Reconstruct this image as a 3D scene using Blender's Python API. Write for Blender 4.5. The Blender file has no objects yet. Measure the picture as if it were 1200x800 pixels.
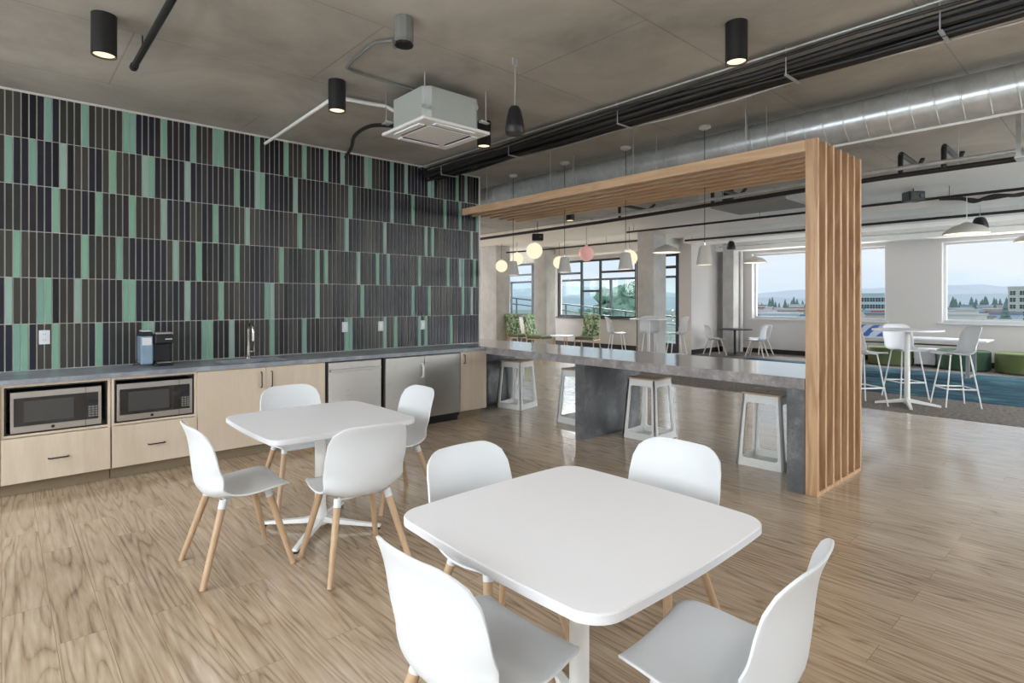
import bpy, bmesh, math, random
from mathutils import Vector, Matrix
random.seed(7)
S = bpy.context.scene
COL = S.collection
PI = math.pi
H = 1.52                       # eye height

# ------------------------------------------------------------------ camera
cd = bpy.data.cameras.new('camera')
cd.sensor_width = 36.0
cd.lens = 19.875
cd.shift_y = -47.0/1200.0
cd.clip_end = 5000
cam = bpy.data.objects.new('camera', cd)
COL.objects.link(cam)
cam.location = (0, 0, H)
cam.rotation_euler = (PI/2, 0, math.atan2(734, 662.5) - PI/2)
S.camera = cam

# ------------------------------------------------------------------ view
S.view_settings.view_transform = 'Standard'
S.view_settings.look = 'None'
S.view_settings.exposure = 0.14
S.view_settings.gamma = 1.0
S.view_settings.use_curve_mapping = False

# ------------------------------------------------------------------ world
W = bpy.data.worlds.new('overcast_sky')
S.world = W
W.use_nodes = True
wn, wl = W.node_tree.nodes, W.node_tree.links
wn.clear()
wo = wn.new('ShaderNodeOutputWorld'); wb = wn.new('ShaderNodeBackground')
wt = wn.new('ShaderNodeTexCoord'); wm = wn.new('ShaderNodeMapping')
wm.inputs['Scale'].default_value = (1.2, 1.2, 5.0)
wz = wn.new('ShaderNodeTexNoise'); wz.inputs['Scale'].default_value = 2.2; wz.inputs['Detail'].default_value = 5
wr = wn.new('ShaderNodeValToRGB')
wr.color_ramp.elements[0].position = 0.36; wr.color_ramp.elements[0].color = (0.66, 0.79, 0.95, 1)
wr.color_ramp.elements[1].position = 0.62; wr.color_ramp.elements[1].color = (0.86, 0.90, 0.96, 1)
wl.new(wt.outputs['Generated'], wm.inputs['Vector']); wl.new(wm.outputs['Vector'], wz.inputs['Vector'])
wl.new(wz.outputs['Fac'], wr.inputs['Fac']); wl.new(wr.outputs['Color'], wb.inputs['Color'])
wb.inputs['Strength'].default_value = .98
wl.new(wb.outputs['Background'], wo.inputs['Surface'])

# ------------------------------------------------------------------ added fill lamps, out of view, standing in for window daylight
def area(name, loc, rot, sx, sy, power, color):
    d = bpy.data.lights.new(name, 'AREA'); d.shape = 'RECTANGLE'; d.size = sx; d.size_y = sy
    d.energy = power; d.color = color
    o = bpy.data.objects.new(name, d); COL.objects.link(o); o.location = loc; o.rotation_euler = rot
    return o
area('fill_side', (11.3, -4.9, 3.0), (PI/2-.6, 0, 0), 10.0, 2.6, 1150, (0.95, 0.97, 1.0))
area('fill_rear', (-3.9, 1.2, 3.0), (PI/2-.6, 0, -PI/2), 9.6, 2.6, 880, (0.92, 0.96, 1.0))
area('fill_end', (10.0, 20.9, 3.0), (-PI/2+.5, 0, 0), 9.0, 2.6, 1500, (0.98, 0.98, 1.0))
area('sky_fill_windows', (20.0, 2.5, 5.6), (PI/2-.75, 0, PI/2), 13.0, 3.6, 1100, (0.95, 0.97, 1.0))  # this and the lounge lamp: added above the window heads to brighten the far zone
area('sky_fill_lounge', (20.0, 14.5, 5.6), (PI/2-.75, 0, PI/2), 11.0, 3.6, 3900, (0.96, 0.98, 1.0))
# added lamps below sill level, aimed up to brighten the ceilings
area('up_fill_windows', (19.6, 2.5, -1.4), (PI/2+.75, 0, PI/2), 13.0, 3.0, 800, (1.0, 0.98, 0.96))
area('up_fill_side', (9.8, -6.3, -1.2), (PI/2+.7, 0, 0), 14.0, 3.0, 2000, (1.0, 0.98, 0.96))
area('up_fill_rear', (-5.6, 1.2, -1.2), (PI/2+.7, 0, -PI/2), 9.6, 3.0, 350, (1.0, 0.98, 0.96))

# ================================================================== helpers
class MB:
    def __init__(s): s.bm = bmesh.new()
    def box(s, x0, x1, y0, y1, z0, z1, mi=0, M=None):
        P = [Vector(p) for p in ((x0,y0,z0),(x1,y0,z0),(x1,y1,z0),(x0,y1,z0),(x0,y0,z1),(x1,y0,z1),(x1,y1,z1),(x0,y1,z1))]
        if M: P = [M @ p for p in P]
        v = [s.bm.verts.new(p) for p in P]
        for f in ((0,3,2,1),(4,5,6,7),(0,1,5,4),(1,2,6,5),(2,3,7,6),(3,0,4,7)):
            fc = s.bm.faces.new([v[i] for i in f]); fc.material_index = mi
        return s
    def prism(s, pts, z0, z1, mi=0):
        a = [s.bm.verts.new((p[0], p[1], z0)) for p in pts]; b = [s.bm.verts.new((p[0], p[1], z1)) for p in pts]
        n = len(pts)
        s.bm.faces.new(a[::-1]).material_index = mi; s.bm.faces.new(b).material_index = mi
        for i in range(n):
            f = s.bm.faces.new((a[i], a[(i+1)%n], b[(i+1)%n], b[i])); f.material_index = mi
        return s
    def tube(s, path, r, seg=10, mi=0, caps=True, r1=None):
        path = [Vector(p) for p in path]; n = len(path); rings = []; ref = None
        for i, p in enumerate(path):
            t = ((path[min(i+1, n-1)] - path[max(i-1, 0)])).normalized()
            if ref is None:
                ref = Vector((0,0,1)) if abs(t.z) < .9 else Vector((1,0,0))
            a = t.cross(ref).normalized(); b = a.cross(t).normalized(); ref = b
            rr = r if r1 is None else r + (r1-r)*i/(n-1)
            if 0 < i < n-1:
                d1 = (path[i]-path[i-1]).normalized(); d2 = (path[i+1]-path[i]).normalized()
                rr_ = rr / max(.5, math.cos(d1.angle(d2, 0)/2))
            else: rr_ = rr
            rings.append([s.bm.verts.new(p + (a*math.cos(2*PI*k/seg) + b*math.sin(2*PI*k/seg))*rr_) for k in range(seg)])
        for i in range(n-1):
            for k in range(seg):
                f = s.bm.faces.new((rings[i][k], rings[i][(k+1)%seg], rings[i+1][(k+1)%seg], rings[i+1][k])); f.material_index = mi
        if caps:
            s.bm.faces.new(rings[0][::-1]).material_index = mi; s.bm.faces.new(rings[-1]).material_index = mi
        return s
    def lathe(s, prof, seg=24, c=(0,0,0), mi=0):
        rings = []
        for r, z in prof:
            if r < 1e-5: rings.append([s.bm.verts.new((c[0], c[1], c[2]+z))])
            else: rings.append([s.bm.verts.new((c[0]+r*math.cos(2*PI*k/seg), c[1]+r*math.sin(2*PI*k/seg), c[2]+z)) for k in range(seg)])
        for a, b in zip(rings, rings[1:]):
            for k in range(seg):
                k2 = (k+1) % seg
                q = [a[k % len(a)], a[k2 % len(a)], b[k2 % len(b)], b[k % len(b)]]
                u = []
                for w in q:
                    if w not in u: u.append(w)
                if len(u) > 2: s.bm.faces.new(u).material_index = mi
        return s

def obj(name, m, mats, parent=None, smooth=None, bevel=0, loc=None, sub=0, solid=0):
    bm = m.bm if isinstance(m, MB) else m
    bmesh.ops.recalc_face_normals(bm, faces=bm.faces[:])
    me = bpy.data.meshes.new(name); bm.to_mesh(me); bm.free()
    for q in (mats if isinstance(mats, (list, tuple)) else [mats]): me.materials.append(q)
    o = bpy.data.objects.new(name, me); COL.objects.link(o)
    if parent: o.parent = parent
    if loc: o.location = loc
    if solid:
        x = o.modifiers.new('solid', 'SOLIDIFY'); x.thickness = solid; x.offset = 0
    if sub:
        x = o.modifiers.new('sub', 'SUBSURF'); x.levels = sub; x.render_levels = sub
    if bevel:
        x = o.modifiers.new('bevel', 'BEVEL'); x.width = bevel; x.segments = 2; x.limit_method = 'ANGLE'; x.angle_limit = 0.6
        x.harden_normals = False
    if smooth is not None:
        for p in me.polygons: p.use_smooth = True
        if smooth > 0:
            me.set_sharp_from_angle(angle=smooth)
    return o
SM = 0.7
def tag(o, label, cat, group=None):
    o['label'] = label; o['category'] = cat
    if group: o['group'] = group
    return o
def thing(name, label, cat, loc=(0,0,0), rz=0, group=None):
    o = bpy.data.objects.new(name, None); o.empty_display_size = .1; COL.objects.link(o)
    o.location = loc; o.rotation_euler = (0, 0, rz)
    return tag(o, label, cat, group)
def struct(name, m, mats, **k):
    o = obj(name, m, mats, **k); o['kind'] = 'structure'; return o
def dup(root, loc, rz=0, label=None, cat=None, group=None):
    def cp(o, par):
        c = o.copy(); COL.objects.link(c)
        if par: c.parent = par
        for ch in o.children: cp(ch, c)
        return c
    r = cp(root, None); r.location = loc; r.rotation_euler = (0, 0, rz)
    if label: r['label'] = label
    if cat: r['category'] = cat
    if group: r['group'] = group
    return r

# ================================================================== materials
def srgb(r, g, b):
    f = lambda c: (c/255/12.92) if c/255 <= .04045 else ((c/255+.055)/1.055)**2.4
    return (f(r), f(g), f(b), 1)
def base(name):
    m = bpy.data.materials.new(name); m.use_nodes = True
    nt = m.node_tree; return m, nt, nt.nodes, nt.links, nt.nodes['Principled BSDF']
def plain(name, c, rough=.5, metal=0, noise=.04, nscale=12, spec=.5, bump=0, bscale=60, emis=None, es=0):
    m, nt, N, L, B = base(name)
    B.inputs['Roughness'].default_value = rough; B.inputs['Metallic'].default_value = metal
    B.inputs['Specular IOR Level'].default_value = spec
    tc = N.new('ShaderNodeTexCoord')
    nz = N.new('ShaderNodeTexNoise'); nz.inputs['Scale'].default_value = nscale; nz.inputs['Detail'].default_value = 4
    L.new(tc.outputs['Object'], nz.inputs['Vector'])
    mx = N.new('ShaderNodeMix'); mx.data_type = 'RGBA'
    mx.inputs['A'].default_value = tuple(x*(1-noise) for x in c[:3]) + (1,)
    mx.inputs['B'].default_value = tuple(min(1, x*(1+noise)) for x in c[:3]) + (1,)
    L.new(nz.outputs['Fac'], mx.inputs['Factor']); L.new(mx.outputs['Result'], B.inputs['Base Color'])
    if bump:
        n2 = N.new('ShaderNodeTexNoise'); n2.inputs['Scale'].default_value = bscale; L.new(tc.outputs['Object'], n2.inputs['Vector'])
        bp = N.new('ShaderNodeBump'); bp.inputs['Strength'].default_value = bump; bp.inputs['Distance'].default_value = .01
        L.new(n2.outputs['Fac'], bp.inputs['Height']); L.new(bp.outputs['Normal'], B.inputs['Normal'])
    if emis:
        B.inputs['Emission Color'].default_value = emis; B.inputs['Emission Strength'].default_value = es
    return m
def wood(name, c1, c2, axis='Z', scale=9, stretch=.09, rings=7, rough=.45, contrast=1):
    m, nt, N, L, B = base(name)
    tc = N.new('ShaderNodeTexCoord'); mp = N.new('ShaderNodeMapping')
    oi = N.new('ShaderNodeObjectInfo'); ad = N.new('ShaderNodeVectorMath'); ad.operation = 'ADD'
    sc = [1, 1, 1]; sc['XYZ'.index(axis)] = stretch
    mp.inputs['Scale'].default_value = sc
    rm = N.new('ShaderNodeVectorMath'); rm.operation = 'SCALE'; rm.inputs[0].default_value = (3.1, 5.7, 4.3)
    L.new(oi.outputs['Random'], rm.inputs['Scale'])
    L.new(tc.outputs['Object'], mp.inputs['Vector']); L.new(mp.outputs['Vector'], ad.inputs[0]); L.new(rm.outputs[0], ad.inputs[1])
    nz = N.new('ShaderNodeTexNoise'); nz.inputs['Scale'].default_value = scale; nz.inputs['Detail'].default_value = 1.5
    nz.inputs['Distortion'].default_value = .4
    L.new(ad.outputs[0], nz.inputs['Vector'])
    k = N.new('ShaderNodeMath'); k.operation = 'MULTIPLY'; k.inputs[1].default_value = rings*6.28
    sn = N.new('ShaderNodeMath'); sn.operation = 'SINE'
    L.new(nz.outputs['Fac'], k.inputs[0]); L.new(k.outputs[0], sn.inputs[0])
    fn = N.new('ShaderNodeTexNoise'); fn.inputs['Scale'].default_value = scale*14; fn.inputs['Detail'].default_value = 3
    L.new(ad.outputs[0], fn.inputs['Vector'])
    m1 = N.new('ShaderNodeMath'); m1.operation = 'MULTIPLY_ADD'; m1.inputs[1].default_value = .28*contrast; m1.inputs[2].default_value = .5
    L.new(sn.outputs[0], m1.inputs[0])
    m2 = N.new('ShaderNodeMath'); m2.operation = 'MULTIPLY_ADD'; m2.inputs[1].default_value = .6; m2.inputs[2].default_value = -.3
    L.new(fn.outputs['Fac'], m2.inputs[0])
    m3 = N.new('ShaderNodeMath'); m3.operation = 'ADD'; m3.use_clamp = True
    L.new(m1.outputs[0], m3.inputs[0]); L.new(m2.outputs[0], m3.inputs[1])
    mx = N.new('ShaderNodeMix'); mx.data_type = 'RGBA'; mx.inputs['A'].default_value = c1; mx.inputs['B'].default_value = c2
    L.new(m3.outputs[0], mx.inputs['Factor']); L.new(mx.outputs['Result'], B.inputs['Base Color'])
    B.inputs['Roughness'].default_value = rough
    return m
def mottled(name, c1, c2, c3, scale=3, rough=.4, fine=40, bump=.05):
    m, nt, N, L, B = base(name)
    tc = N.new('ShaderNodeTexCoord')
    a = N.new('ShaderNodeTexNoise'); a.inputs['Scale'].default_value = scale; a.inputs['Detail'].default_value = 8; a.inputs['Roughness'].default_value = .62; a.inputs['Distortion'].default_value = .3
    b = N.new('ShaderNodeTexNoise'); b.inputs['Scale'].default_value = fine; b.inputs['Detail'].default_value = 5
    L.new(tc.outputs['Object'], a.inputs['Vector']); L.new(tc.outputs['Object'], b.inputs['Vector'])
    r = N.new('ShaderNodeValToRGB'); e = r.color_ramp.elements
    e[0].position = .3; e[0].color = c1; e[1].position = .72; e[1].color = c3
    n = r.color_ramp.elements.new(.52); n.color = c2
    mm = N.new('ShaderNodeMath'); mm.operation = 'MULTIPLY_ADD'; mm.inputs[1].default_value = .25; mm.inputs[2].default_value = -.125
    L.new(b.outputs['Fac'], mm.inputs[0])
    ad = N.new('ShaderNodeMath'); ad.operation = 'ADD'; L.new(a.outputs['Fac'], ad.inputs[0]); L.new(mm.outputs[0], ad.inputs[1])
    L.new(ad.outputs[0], r.inputs['Fac']); L.new(r.outputs['Color'], B.inputs['Base Color'])
    B.inputs['Roughness'].default_value = rough
    bp = N.new('ShaderNodeBump'); bp.inputs['Strength'].default_value = bump; bp.inputs['Distance'].default_value = .02
    L.new(b.outputs['Fac'], bp.inputs['Height']); L.new(bp.outputs['Normal'], B.inputs['Normal'])
    return m
def emit(name, c, s):
    m = bpy.data.materials.new(name); m.use_nodes = True; N = m.node_tree.nodes; N.clear()
    e = N.new('ShaderNodeEmission'); e.inputs['Color'].default_value = c; e.inputs['Strength'].default_value = s
    o = N.new('ShaderNodeOutputMaterial'); m.node_tree.links.new(e.outputs[0], o.inputs['Surface']); return m
def glass(name, tint, refl=.08, rough=0.02):
    m = bpy.data.materials.new(name); m.use_nodes = True; N = m.node_tree.nodes; L = m.node_tree.links; N.clear()
    t = N.new('ShaderNodeBsdfTransparent'); t.inputs['Color'].default_value = tint
    g = N.new('ShaderNodeBsdfGlossy'); g.inputs['Roughness'].default_value = rough
    mx = N.new('ShaderNodeMixShader'); mx.inputs['Fac'].default_value = refl
    o = N.new('ShaderNodeOutputMaterial'); L.new(t.outputs[0], mx.inputs[1]); L.new(g.outputs[0], mx.inputs[2]); L.new(mx.outputs[0], o.inputs['Surface'])
    return m

def floor_mat():
    m, nt, N, L, B = base('vinyl_plank')
    tc = N.new('ShaderNodeTexCoord'); mp = N.new('ShaderNodeMapping')
    mp.inputs['Rotation'].default_value = (0, 0, -PI/2)
    L.new(tc.outputs['Object'], mp.inputs['Vector'])
    br = N.new('ShaderNodeTexBrick'); br.offset = .37; br.inputs['Scale'].default_value = 1
    br.inputs['Brick Width'].default_value = 1.22; br.inputs['Row Height'].default_value = .18; br.inputs['Mortar Size'].default_value = .0012
    br.inputs['Mortar Smooth'].default_value = .1; br.inputs['Bias'].default_value = 0
    br.inputs['Color1'].default_value = (0,0,0,1); br.inputs['Color2'].default_value = (1,1,1,1); br.inputs['Mortar'].default_value = (.5,.5,.5,1)
    L.new(mp.outputs['Vector'], br.inputs['Vector'])
    off = N.new('ShaderNodeVectorMath'); off.operation = 'MULTIPLY_ADD'; off.inputs[1].default_value = (37, 11, 5)
    m2 = N.new('ShaderNodeMapping'); m2.inputs['Scale'].default_value = (1, .07, 1)
    L.new(tc.outputs['Object'], m2.inputs['Vector'])
    L.new(br.outputs['Color'], off.inputs[0]); L.new(m2.outputs['Vector'], off.inputs[2])
    nz = N.new('ShaderNodeTexNoise'); nz.inputs['Scale'].default_value = 5.5; nz.inputs['Detail'].default_value = 1.4; nz.inputs['Distortion'].default_value = .35
    L.new(off.outputs[0], nz.inputs['Vector'])
    k = N.new('ShaderNodeMath'); k.operation = 'MULTIPLY'; k.inputs[1].default_value = 48
    sn = N.new('ShaderNodeMath'); sn.operation = 'SINE'; L.new(nz.outputs['Fac'], k.inputs[0]); L.new(k.outputs[0], sn.inputs[0])
    ab = N.new('ShaderNodeMath'); ab.operation = 'ABSOLUTE'; L.new(sn.outputs[0], ab.inputs[0])
    pw = N.new('ShaderNodeMath'); pw.operation = 'POWER'; pw.inputs[1].default_value = .55; L.new(ab.outputs[0], pw.inputs[0]); sn = pw
    fn = N.new('ShaderNodeTexNoise'); fn.inputs['Scale'].default_value = 60; fn.inputs['Detail'].default_value = 4; L.new(off.outputs[0], fn.inputs['Vector'])
    a = N.new('ShaderNodeMath'); a.operation = 'MULTIPLY_ADD'; a.inputs[1].default_value = .42; a.inputs[2].default_value = .24; L.new(sn.outputs[0], a.inputs[0])
    b = N.new('ShaderNodeMath'); b.operation = 'MULTIPLY_ADD'; b.inputs[1].default_value = 1.0; b.inputs[2].default_value = -.5; L.new(fn.outputs['Fac'], b.inputs[0])
    c = N.new('ShaderNodeMath'); c.operation = 'ADD'; L.new(a.outputs[0], c.inputs[0]); L.new(b.outputs[0], c.inputs[1])
    bc = N.new('ShaderNodeMath'); bc.operation = 'MULTIPLY_ADD'; bc.inputs[1].default_value = .16; bc.inputs[2].default_value = -.08; L.new(br.outputs['Color'], bc.inputs[0])
    d = N.new('ShaderNodeMath'); d.operation = 'ADD'; d.use_clamp = True; L.new(c.outputs[0], d.inputs[0]); L.new(bc.outputs[0], d.inputs[1])
    r = N.new('ShaderNodeValToRGB'); e = r.color_ramp.elements
    e[0].position = .05; e[0].color = srgb(122, 102, 82); e[1].position = .95; e[1].color = srgb(198, 180, 158)
    q = e.new(.5); q.color = srgb(172, 151, 128)
    L.new(d.outputs[0], r.inputs['Fac'])
    mm = N.new('ShaderNodeMix'); mm.data_type = 'RGBA'; mm.inputs['B'].default_value = srgb(140, 116, 92)
    L.new(br.outputs['Fac'], mm.inputs['Factor']); L.new(r.outputs['Color'], mm.inputs['A']); L.new(mm.outputs['Result'], B.inputs['Base Color'])
    B.inputs['Roughness'].default_value = .2; B.inputs['Specular IOR Level'].default_value = .7
    B.inputs['Coat Weight'].default_value = .35; B.inputs['Coat Roughness'].default_value = .08
    bp = N.new('ShaderNodeBump'); bp.inputs['Strength'].default_value = .06; bp.inputs['Distance'].default_value = .004
    L.new(fn.outputs['Fac'], bp.inputs['Height']); L.new(bp.outputs['Normal'], B.inputs['Normal'])
    return m
def ceiling_mat():
    m, nt, N, L, B = base('raw_concrete')
    tc = N.new('ShaderNodeTexCoord')
    a = N.new('ShaderNodeTexNoise'); a.inputs['Scale'].default_value = .8; a.inputs['Detail'].default_value = 9; a.inputs['Roughness'].default_value = .62; a.inputs['Distortion'].default_value = .5
    L.new(tc.outputs['Object'], a.inputs['Vector'])
    r = N.new('ShaderNodeValToRGB'); e = r.color_ramp.elements
    e[0].position = .3; e[0].color = srgb(146, 143, 136); e[1].position = .7; e[1].color = srgb(196, 192, 184)
    L.new(a.outputs['Fac'], r.inputs['Fac'])
    br = N.new('ShaderNodeTexBrick'); br.offset = .5; br.inputs['Scale'].default_value = 1
    br.inputs['Brick Width'].default_value = 2.44; br.inputs['Row Height'].default_value = 1.22; br.inputs['Mortar Size'].default_value = .006
    mp = N.new('ShaderNodeMapping'); mp.inputs['Location'].default_value = (.55, .3, 0); L.new(tc.outputs['Object'], mp.inputs['Vector']); L.new(mp.outputs['Vector'], br.inputs['Vector'])
    n2 = N.new('ShaderNodeTexNoise'); n2.inputs['Scale'].default_value = 1.7; L.new(tc.outputs['Object'], n2.inputs['Vector'])
    f0 = N.new('ShaderNodeMath'); f0.operation = 'MULTIPLY'; L.new(br.outputs['Fac'], f0.inputs[0]); L.new(n2.outputs['Fac'], f0.inputs[1])
    f = N.new('ShaderNodeMath'); f.operation = 'MULTIPLY'; f.inputs[1].default_value = .6; L.new(f0.outputs[0], f.inputs[0])
    mx = N.new('ShaderNodeMix'); mx.data_type = 'RGBA'; mx.inputs['B'].default_value = srgb(80, 74, 64)
    L.new(f.outputs[0], mx.inputs['Factor']); L.new(r.outputs['Color'], mx.inputs['A']); L.new(mx.outputs['Result'], B.inputs['Base Color'])
    B.inputs['Roughness'].default_value = .75
    return m
def carpet_mat(name, cols, scale, stretch=(1,1,1)):
    m, nt, N, L, B = base(name)
    tc = N.new('ShaderNodeTexCoord'); mp = N.new('ShaderNodeMapping'); mp.inputs['Scale'].default_value = stretch
    L.new(tc.outputs['Object'], mp.inputs['Vector'])
    a = N.new('ShaderNodeTexNoise'); a.inputs['Scale'].default_value = scale; a.inputs['Detail'].default_value = 8; a.inputs['Roughness'].default_value = .7
    L.new(mp.outputs['Vector'], a.inputs['Vector'])
    r = N.new('ShaderNodeValToRGB'); e = r.color_ramp.elements
    e[0].position = .32; e[0].color = cols[0]; e[1].position = .68; e[1].color = cols[-1]
    for i, c in enumerate(cols[1:-1]):
        q = e.new(.32 + .36*(i+1)/(len(cols)-1)); q.color = c
    L.new(a.outputs['Fac'], r.inputs['Fac']); L.new(r.outputs['Color'], B.inputs['Base Color'])
    B.inputs['Roughness'].default_value = .95; B.inputs['Specular IOR Level'].default_value = .1
    return m
def brushed(name, c, rough=.28, axis='X'):
    m, nt, N, L, B = base(name)
    tc = N.new('ShaderNodeTexCoord'); mp = N.new('ShaderNodeMapping'); s = [60, 60, 60]; s['XYZ'.index(axis)] = 1.5; mp.inputs['Scale'].default_value = s
    nz = N.new('ShaderNodeTexNoise'); nz.inputs['Scale'].default_value = 4; nz.inputs['Detail'].default_value = 3
    L.new(tc.outputs['Object'], mp.inputs['Vector']); L.new(mp.outputs['Vector'], nz.inputs['Vector'])
    a = N.new('ShaderNodeMath'); a.operation = 'MULTIPLY_ADD'; a.inputs[1].default_value = .15; a.inputs[2].default_value = rough-.07
    L.new(nz.outputs['Fac'], a.inputs[0]); L.new(a.outputs[0], B.inputs['Roughness'])
    B.inputs['Base Color'].default_value = c; B.inputs['Metallic'].default_value = .9
    return m

M_floor = floor_mat()
M_conc = ceiling_mat()
M_wall = plain('white_paint', srgb(210, 205, 203), .6, noise=.015)
M_wceil = plain('white_painted_concrete', srgb(236,233,229), .7, noise=.03, nscale=2)
M_col = mottled('column_concrete', srgb(178,175,171), srgb(192,190,186), srgb(204,202,199), 2.5, .7)
M_black = plain('black_metal', srgb(26,26,28), .4, noise=.05)
M_blkpipe = plain('black_pipe', srgb(34,33,33), .45)
M_galv = mottled('galvanised_steel', srgb(186,190,192), srgb(202,206,207), srgb(216,220,221), 5, .3, 30, .004)
M_galv.node_tree.nodes['Principled BSDF'].inputs['Metallic'].default_value = .55
M_boxgrey = plain('dull_grey_metal', srgb(128,130,128), .45, .3)
M_acgrey = plain('ac_grey_paint', srgb(186,190,186), .4, .2)
M_white = plain('white_plastic', srgb(220,223,227), .42, noise=.008)
M_whitem = plain('white_powder_coat', srgb(233,233,231), .42, noise=.01)
M_lam = plain('white_laminate', srgb(240,241,247), .32, noise=.006)
M_lamedge = plain('white_laminate_edge', srgb(222,222,226), .45, noise=.006)
M_ash = wood('ash_wood', srgb(176,134,98), srgb(216,180,140), 'Z', 7, .1, 6, .45)
M_ashy = wood('ash_wood_beam', srgb(198,160,124), srgb(222,188,152), 'Y', 7, .1, 6, .45)
M_leg = wood('beech_leg', srgb(172,140,108), srgb(200,170,138), 'Z', 14, .06, 3, .45, .6)
M_maple = wood('pale_maple', srgb(200,184,164), srgb(220,205,186), 'Z', 5, .12, 3, .5, .6)
M_toe = wood('toe_kick', srgb(134,118,94), srgb(150,134,110), 'X', 6, .1, 3, .6, .5)
M_counter = mottled('grey_stone_top', srgb(116,121,129), srgb(142,148,157), srgb(170,175,182), 6, .3, 60, .01)
M_bar = mottled('bar_stone', srgb(126,124,126), srgb(152,149,151), srgb(186,182,182), 7, .16, 60, 0)
M_bar.node_tree.nodes['Principled BSDF'].inputs['Coat Weight'].default_value = .6
M_bar.node_tree.nodes['Principled BSDF'].inputs['Coat Roughness'].default_value = .12
M_barleg = mottled('bar_leg_stone', srgb(80,82,85), srgb(100,102,105), srgb(138,139,142), 4, .35, 50, .02)
M_steel = brushed('stainless', srgb(194,191,186), .3)
M_chrome = plain('brushed_nickel', srgb(196,190,180), .22, 1)
M_dark = plain('dark_interior', srgb(20,19,19), .5)
M_dglass = plain('black_glass', srgb(34,34,35), .06, spec=.8)
M_glass = glass('window_glass', (.97,.985,.98,1), .0012)
M_tglass = glass('tinted_balcony_glass', (.92,.98,.975,1), .01)
M_warm = emit('lamp_glow', (1, .72, .42, 1), 1.9)
M_dome_in = emit('lamp_diffuser', (1, .86, .66, 1), 1.6)
M_globe = emit('globe_glow', (1, .83, .6, 1), 1.05)
M_pink = plain('pink_glass', srgb(226,172,168), .15, noise=.02, emis=(1,.55,.5,1), es=.25)
M_shade = plain('grey_enamel_shade', srgb(196,192,186), .45)
M_oak = wood('stool_seat_wood', srgb(174,150,128), srgb(206,188,166), 'Y', 12, .08, 4, .5)

# ================================================================== room shell
CZ = 3.35
struct('floor', MB().box(-3, 17, -4, 20, -.2, 0), M_floor)
struct('ceiling', MB().box(-3, 9.8, -4, 20, CZ, CZ+.25), M_conc)
cm = MB().box(9.8, 17, -4, 20, CZ, CZ+.25)
struct('ceiling_far', cm, M_wceil)
struct('wall_kitchen', MB().box(-3, 5.2, 6.512, 6.7, 0, CZ), M_wall)
struct('wall_lounge', MB().box(5.05, 5.2, 6.7, 20, 0, CZ), M_wall)

def wall_holes(name, axis, c0, c1, a0, a1, holes, mat=M_wall):
    m = MB()
    def bx(p0, p1, z0, z1):
        if p1-p0 < 1e-4 or z1-z0 < 1e-4: return
        if axis == 'X': m.box(c0, c1, p0, p1, z0, z1)
        else: m.box(p0, p1, c0, c1, z0, z1)
    cur = a0
    for h0, h1, z0, z1 in sorted(holes):
        bx(cur, h0, 0, CZ); bx(h0, h1, 0, z0); bx(h0, h1, z1, CZ); cur = h1
    bx(cur, a1, 0, CZ)
    return struct(name, m, mat)
wn_ = [0]
def window(axis, c, h, frame_mat, vs=(), hs=(), fw=.05, depth=.07, sill=None):
    """window frame in the plane axis=c; vs: mullion positions; hs: (a0,a1,z) transoms"""
    wn_[0] += 1
    h0, h1, z0, z1 = h
    m = MB()
    def bx(p0, p1, q0, q1, dd=depth):
        if axis == 'X': m.box(c-dd/2, c+dd/2, p0, p1, q0, q1)
        else: m.box(p0, p1, c-dd/2, c+dd/2, q0, q1)
    bx(h0, h0+fw, z0, z1); bx(h1-fw, h1, z0, z1); bx(h0+fw, h1-fw, z0, z0+fw); bx(h0+fw, h1-fw, z1-fw, z1)
    for v in vs: bx(v-fw/2, v+fw/2, z0+fw, z1-fw, depth*.9)
    for a, b, z in hs: bx(a, b, z-fw/2, z+fw/2, depth*.8)
    o = struct('window_%d' % wn_[0], m, frame_mat)
    g = MB()
    if axis == 'X': g.box(c-.004, c+.004, h0+fw, h1-fw, z0+fw, z1-fw)
    else: g.box(h0+fw, h1-fw, c-.004, c+.004, z0+fw, z1-fw)
    p = obj('pane', g, M_glass, o)
    if sill:
        s = MB()
        if axis == 'X': s.box(sill[0], sill[1], h0-.06, h1+.06, z0-.04, z0)
        else: s.box(h0-.06, h1+.06, sill[0], sill[1], z0-.04, z0)
        obj('window_sill', s, sill[2], o)
    return o
M_wframe = plain('white_window_frame', srgb(226,228,230), .45)
M_bframe = plain('dark_window_frame', srgb(46,54,60), .45)
# window wall beyond the rug
hA = (4.30, 7.74, 1.02, 2.93); hB = (-.30, 3.14, 1.02, 2.93); hC = (-3.7, -1.3, 1.02, 2.93)
wall_holes('wall_window', 'X', 16.65, 16.95, -4, 8.6, [hA, hB, hC])
for h in (hA, hB, hC): window('X', 16.86, h, M_wframe, fw=.06, sill=(16.6, 16.83, M_wframe))
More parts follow.
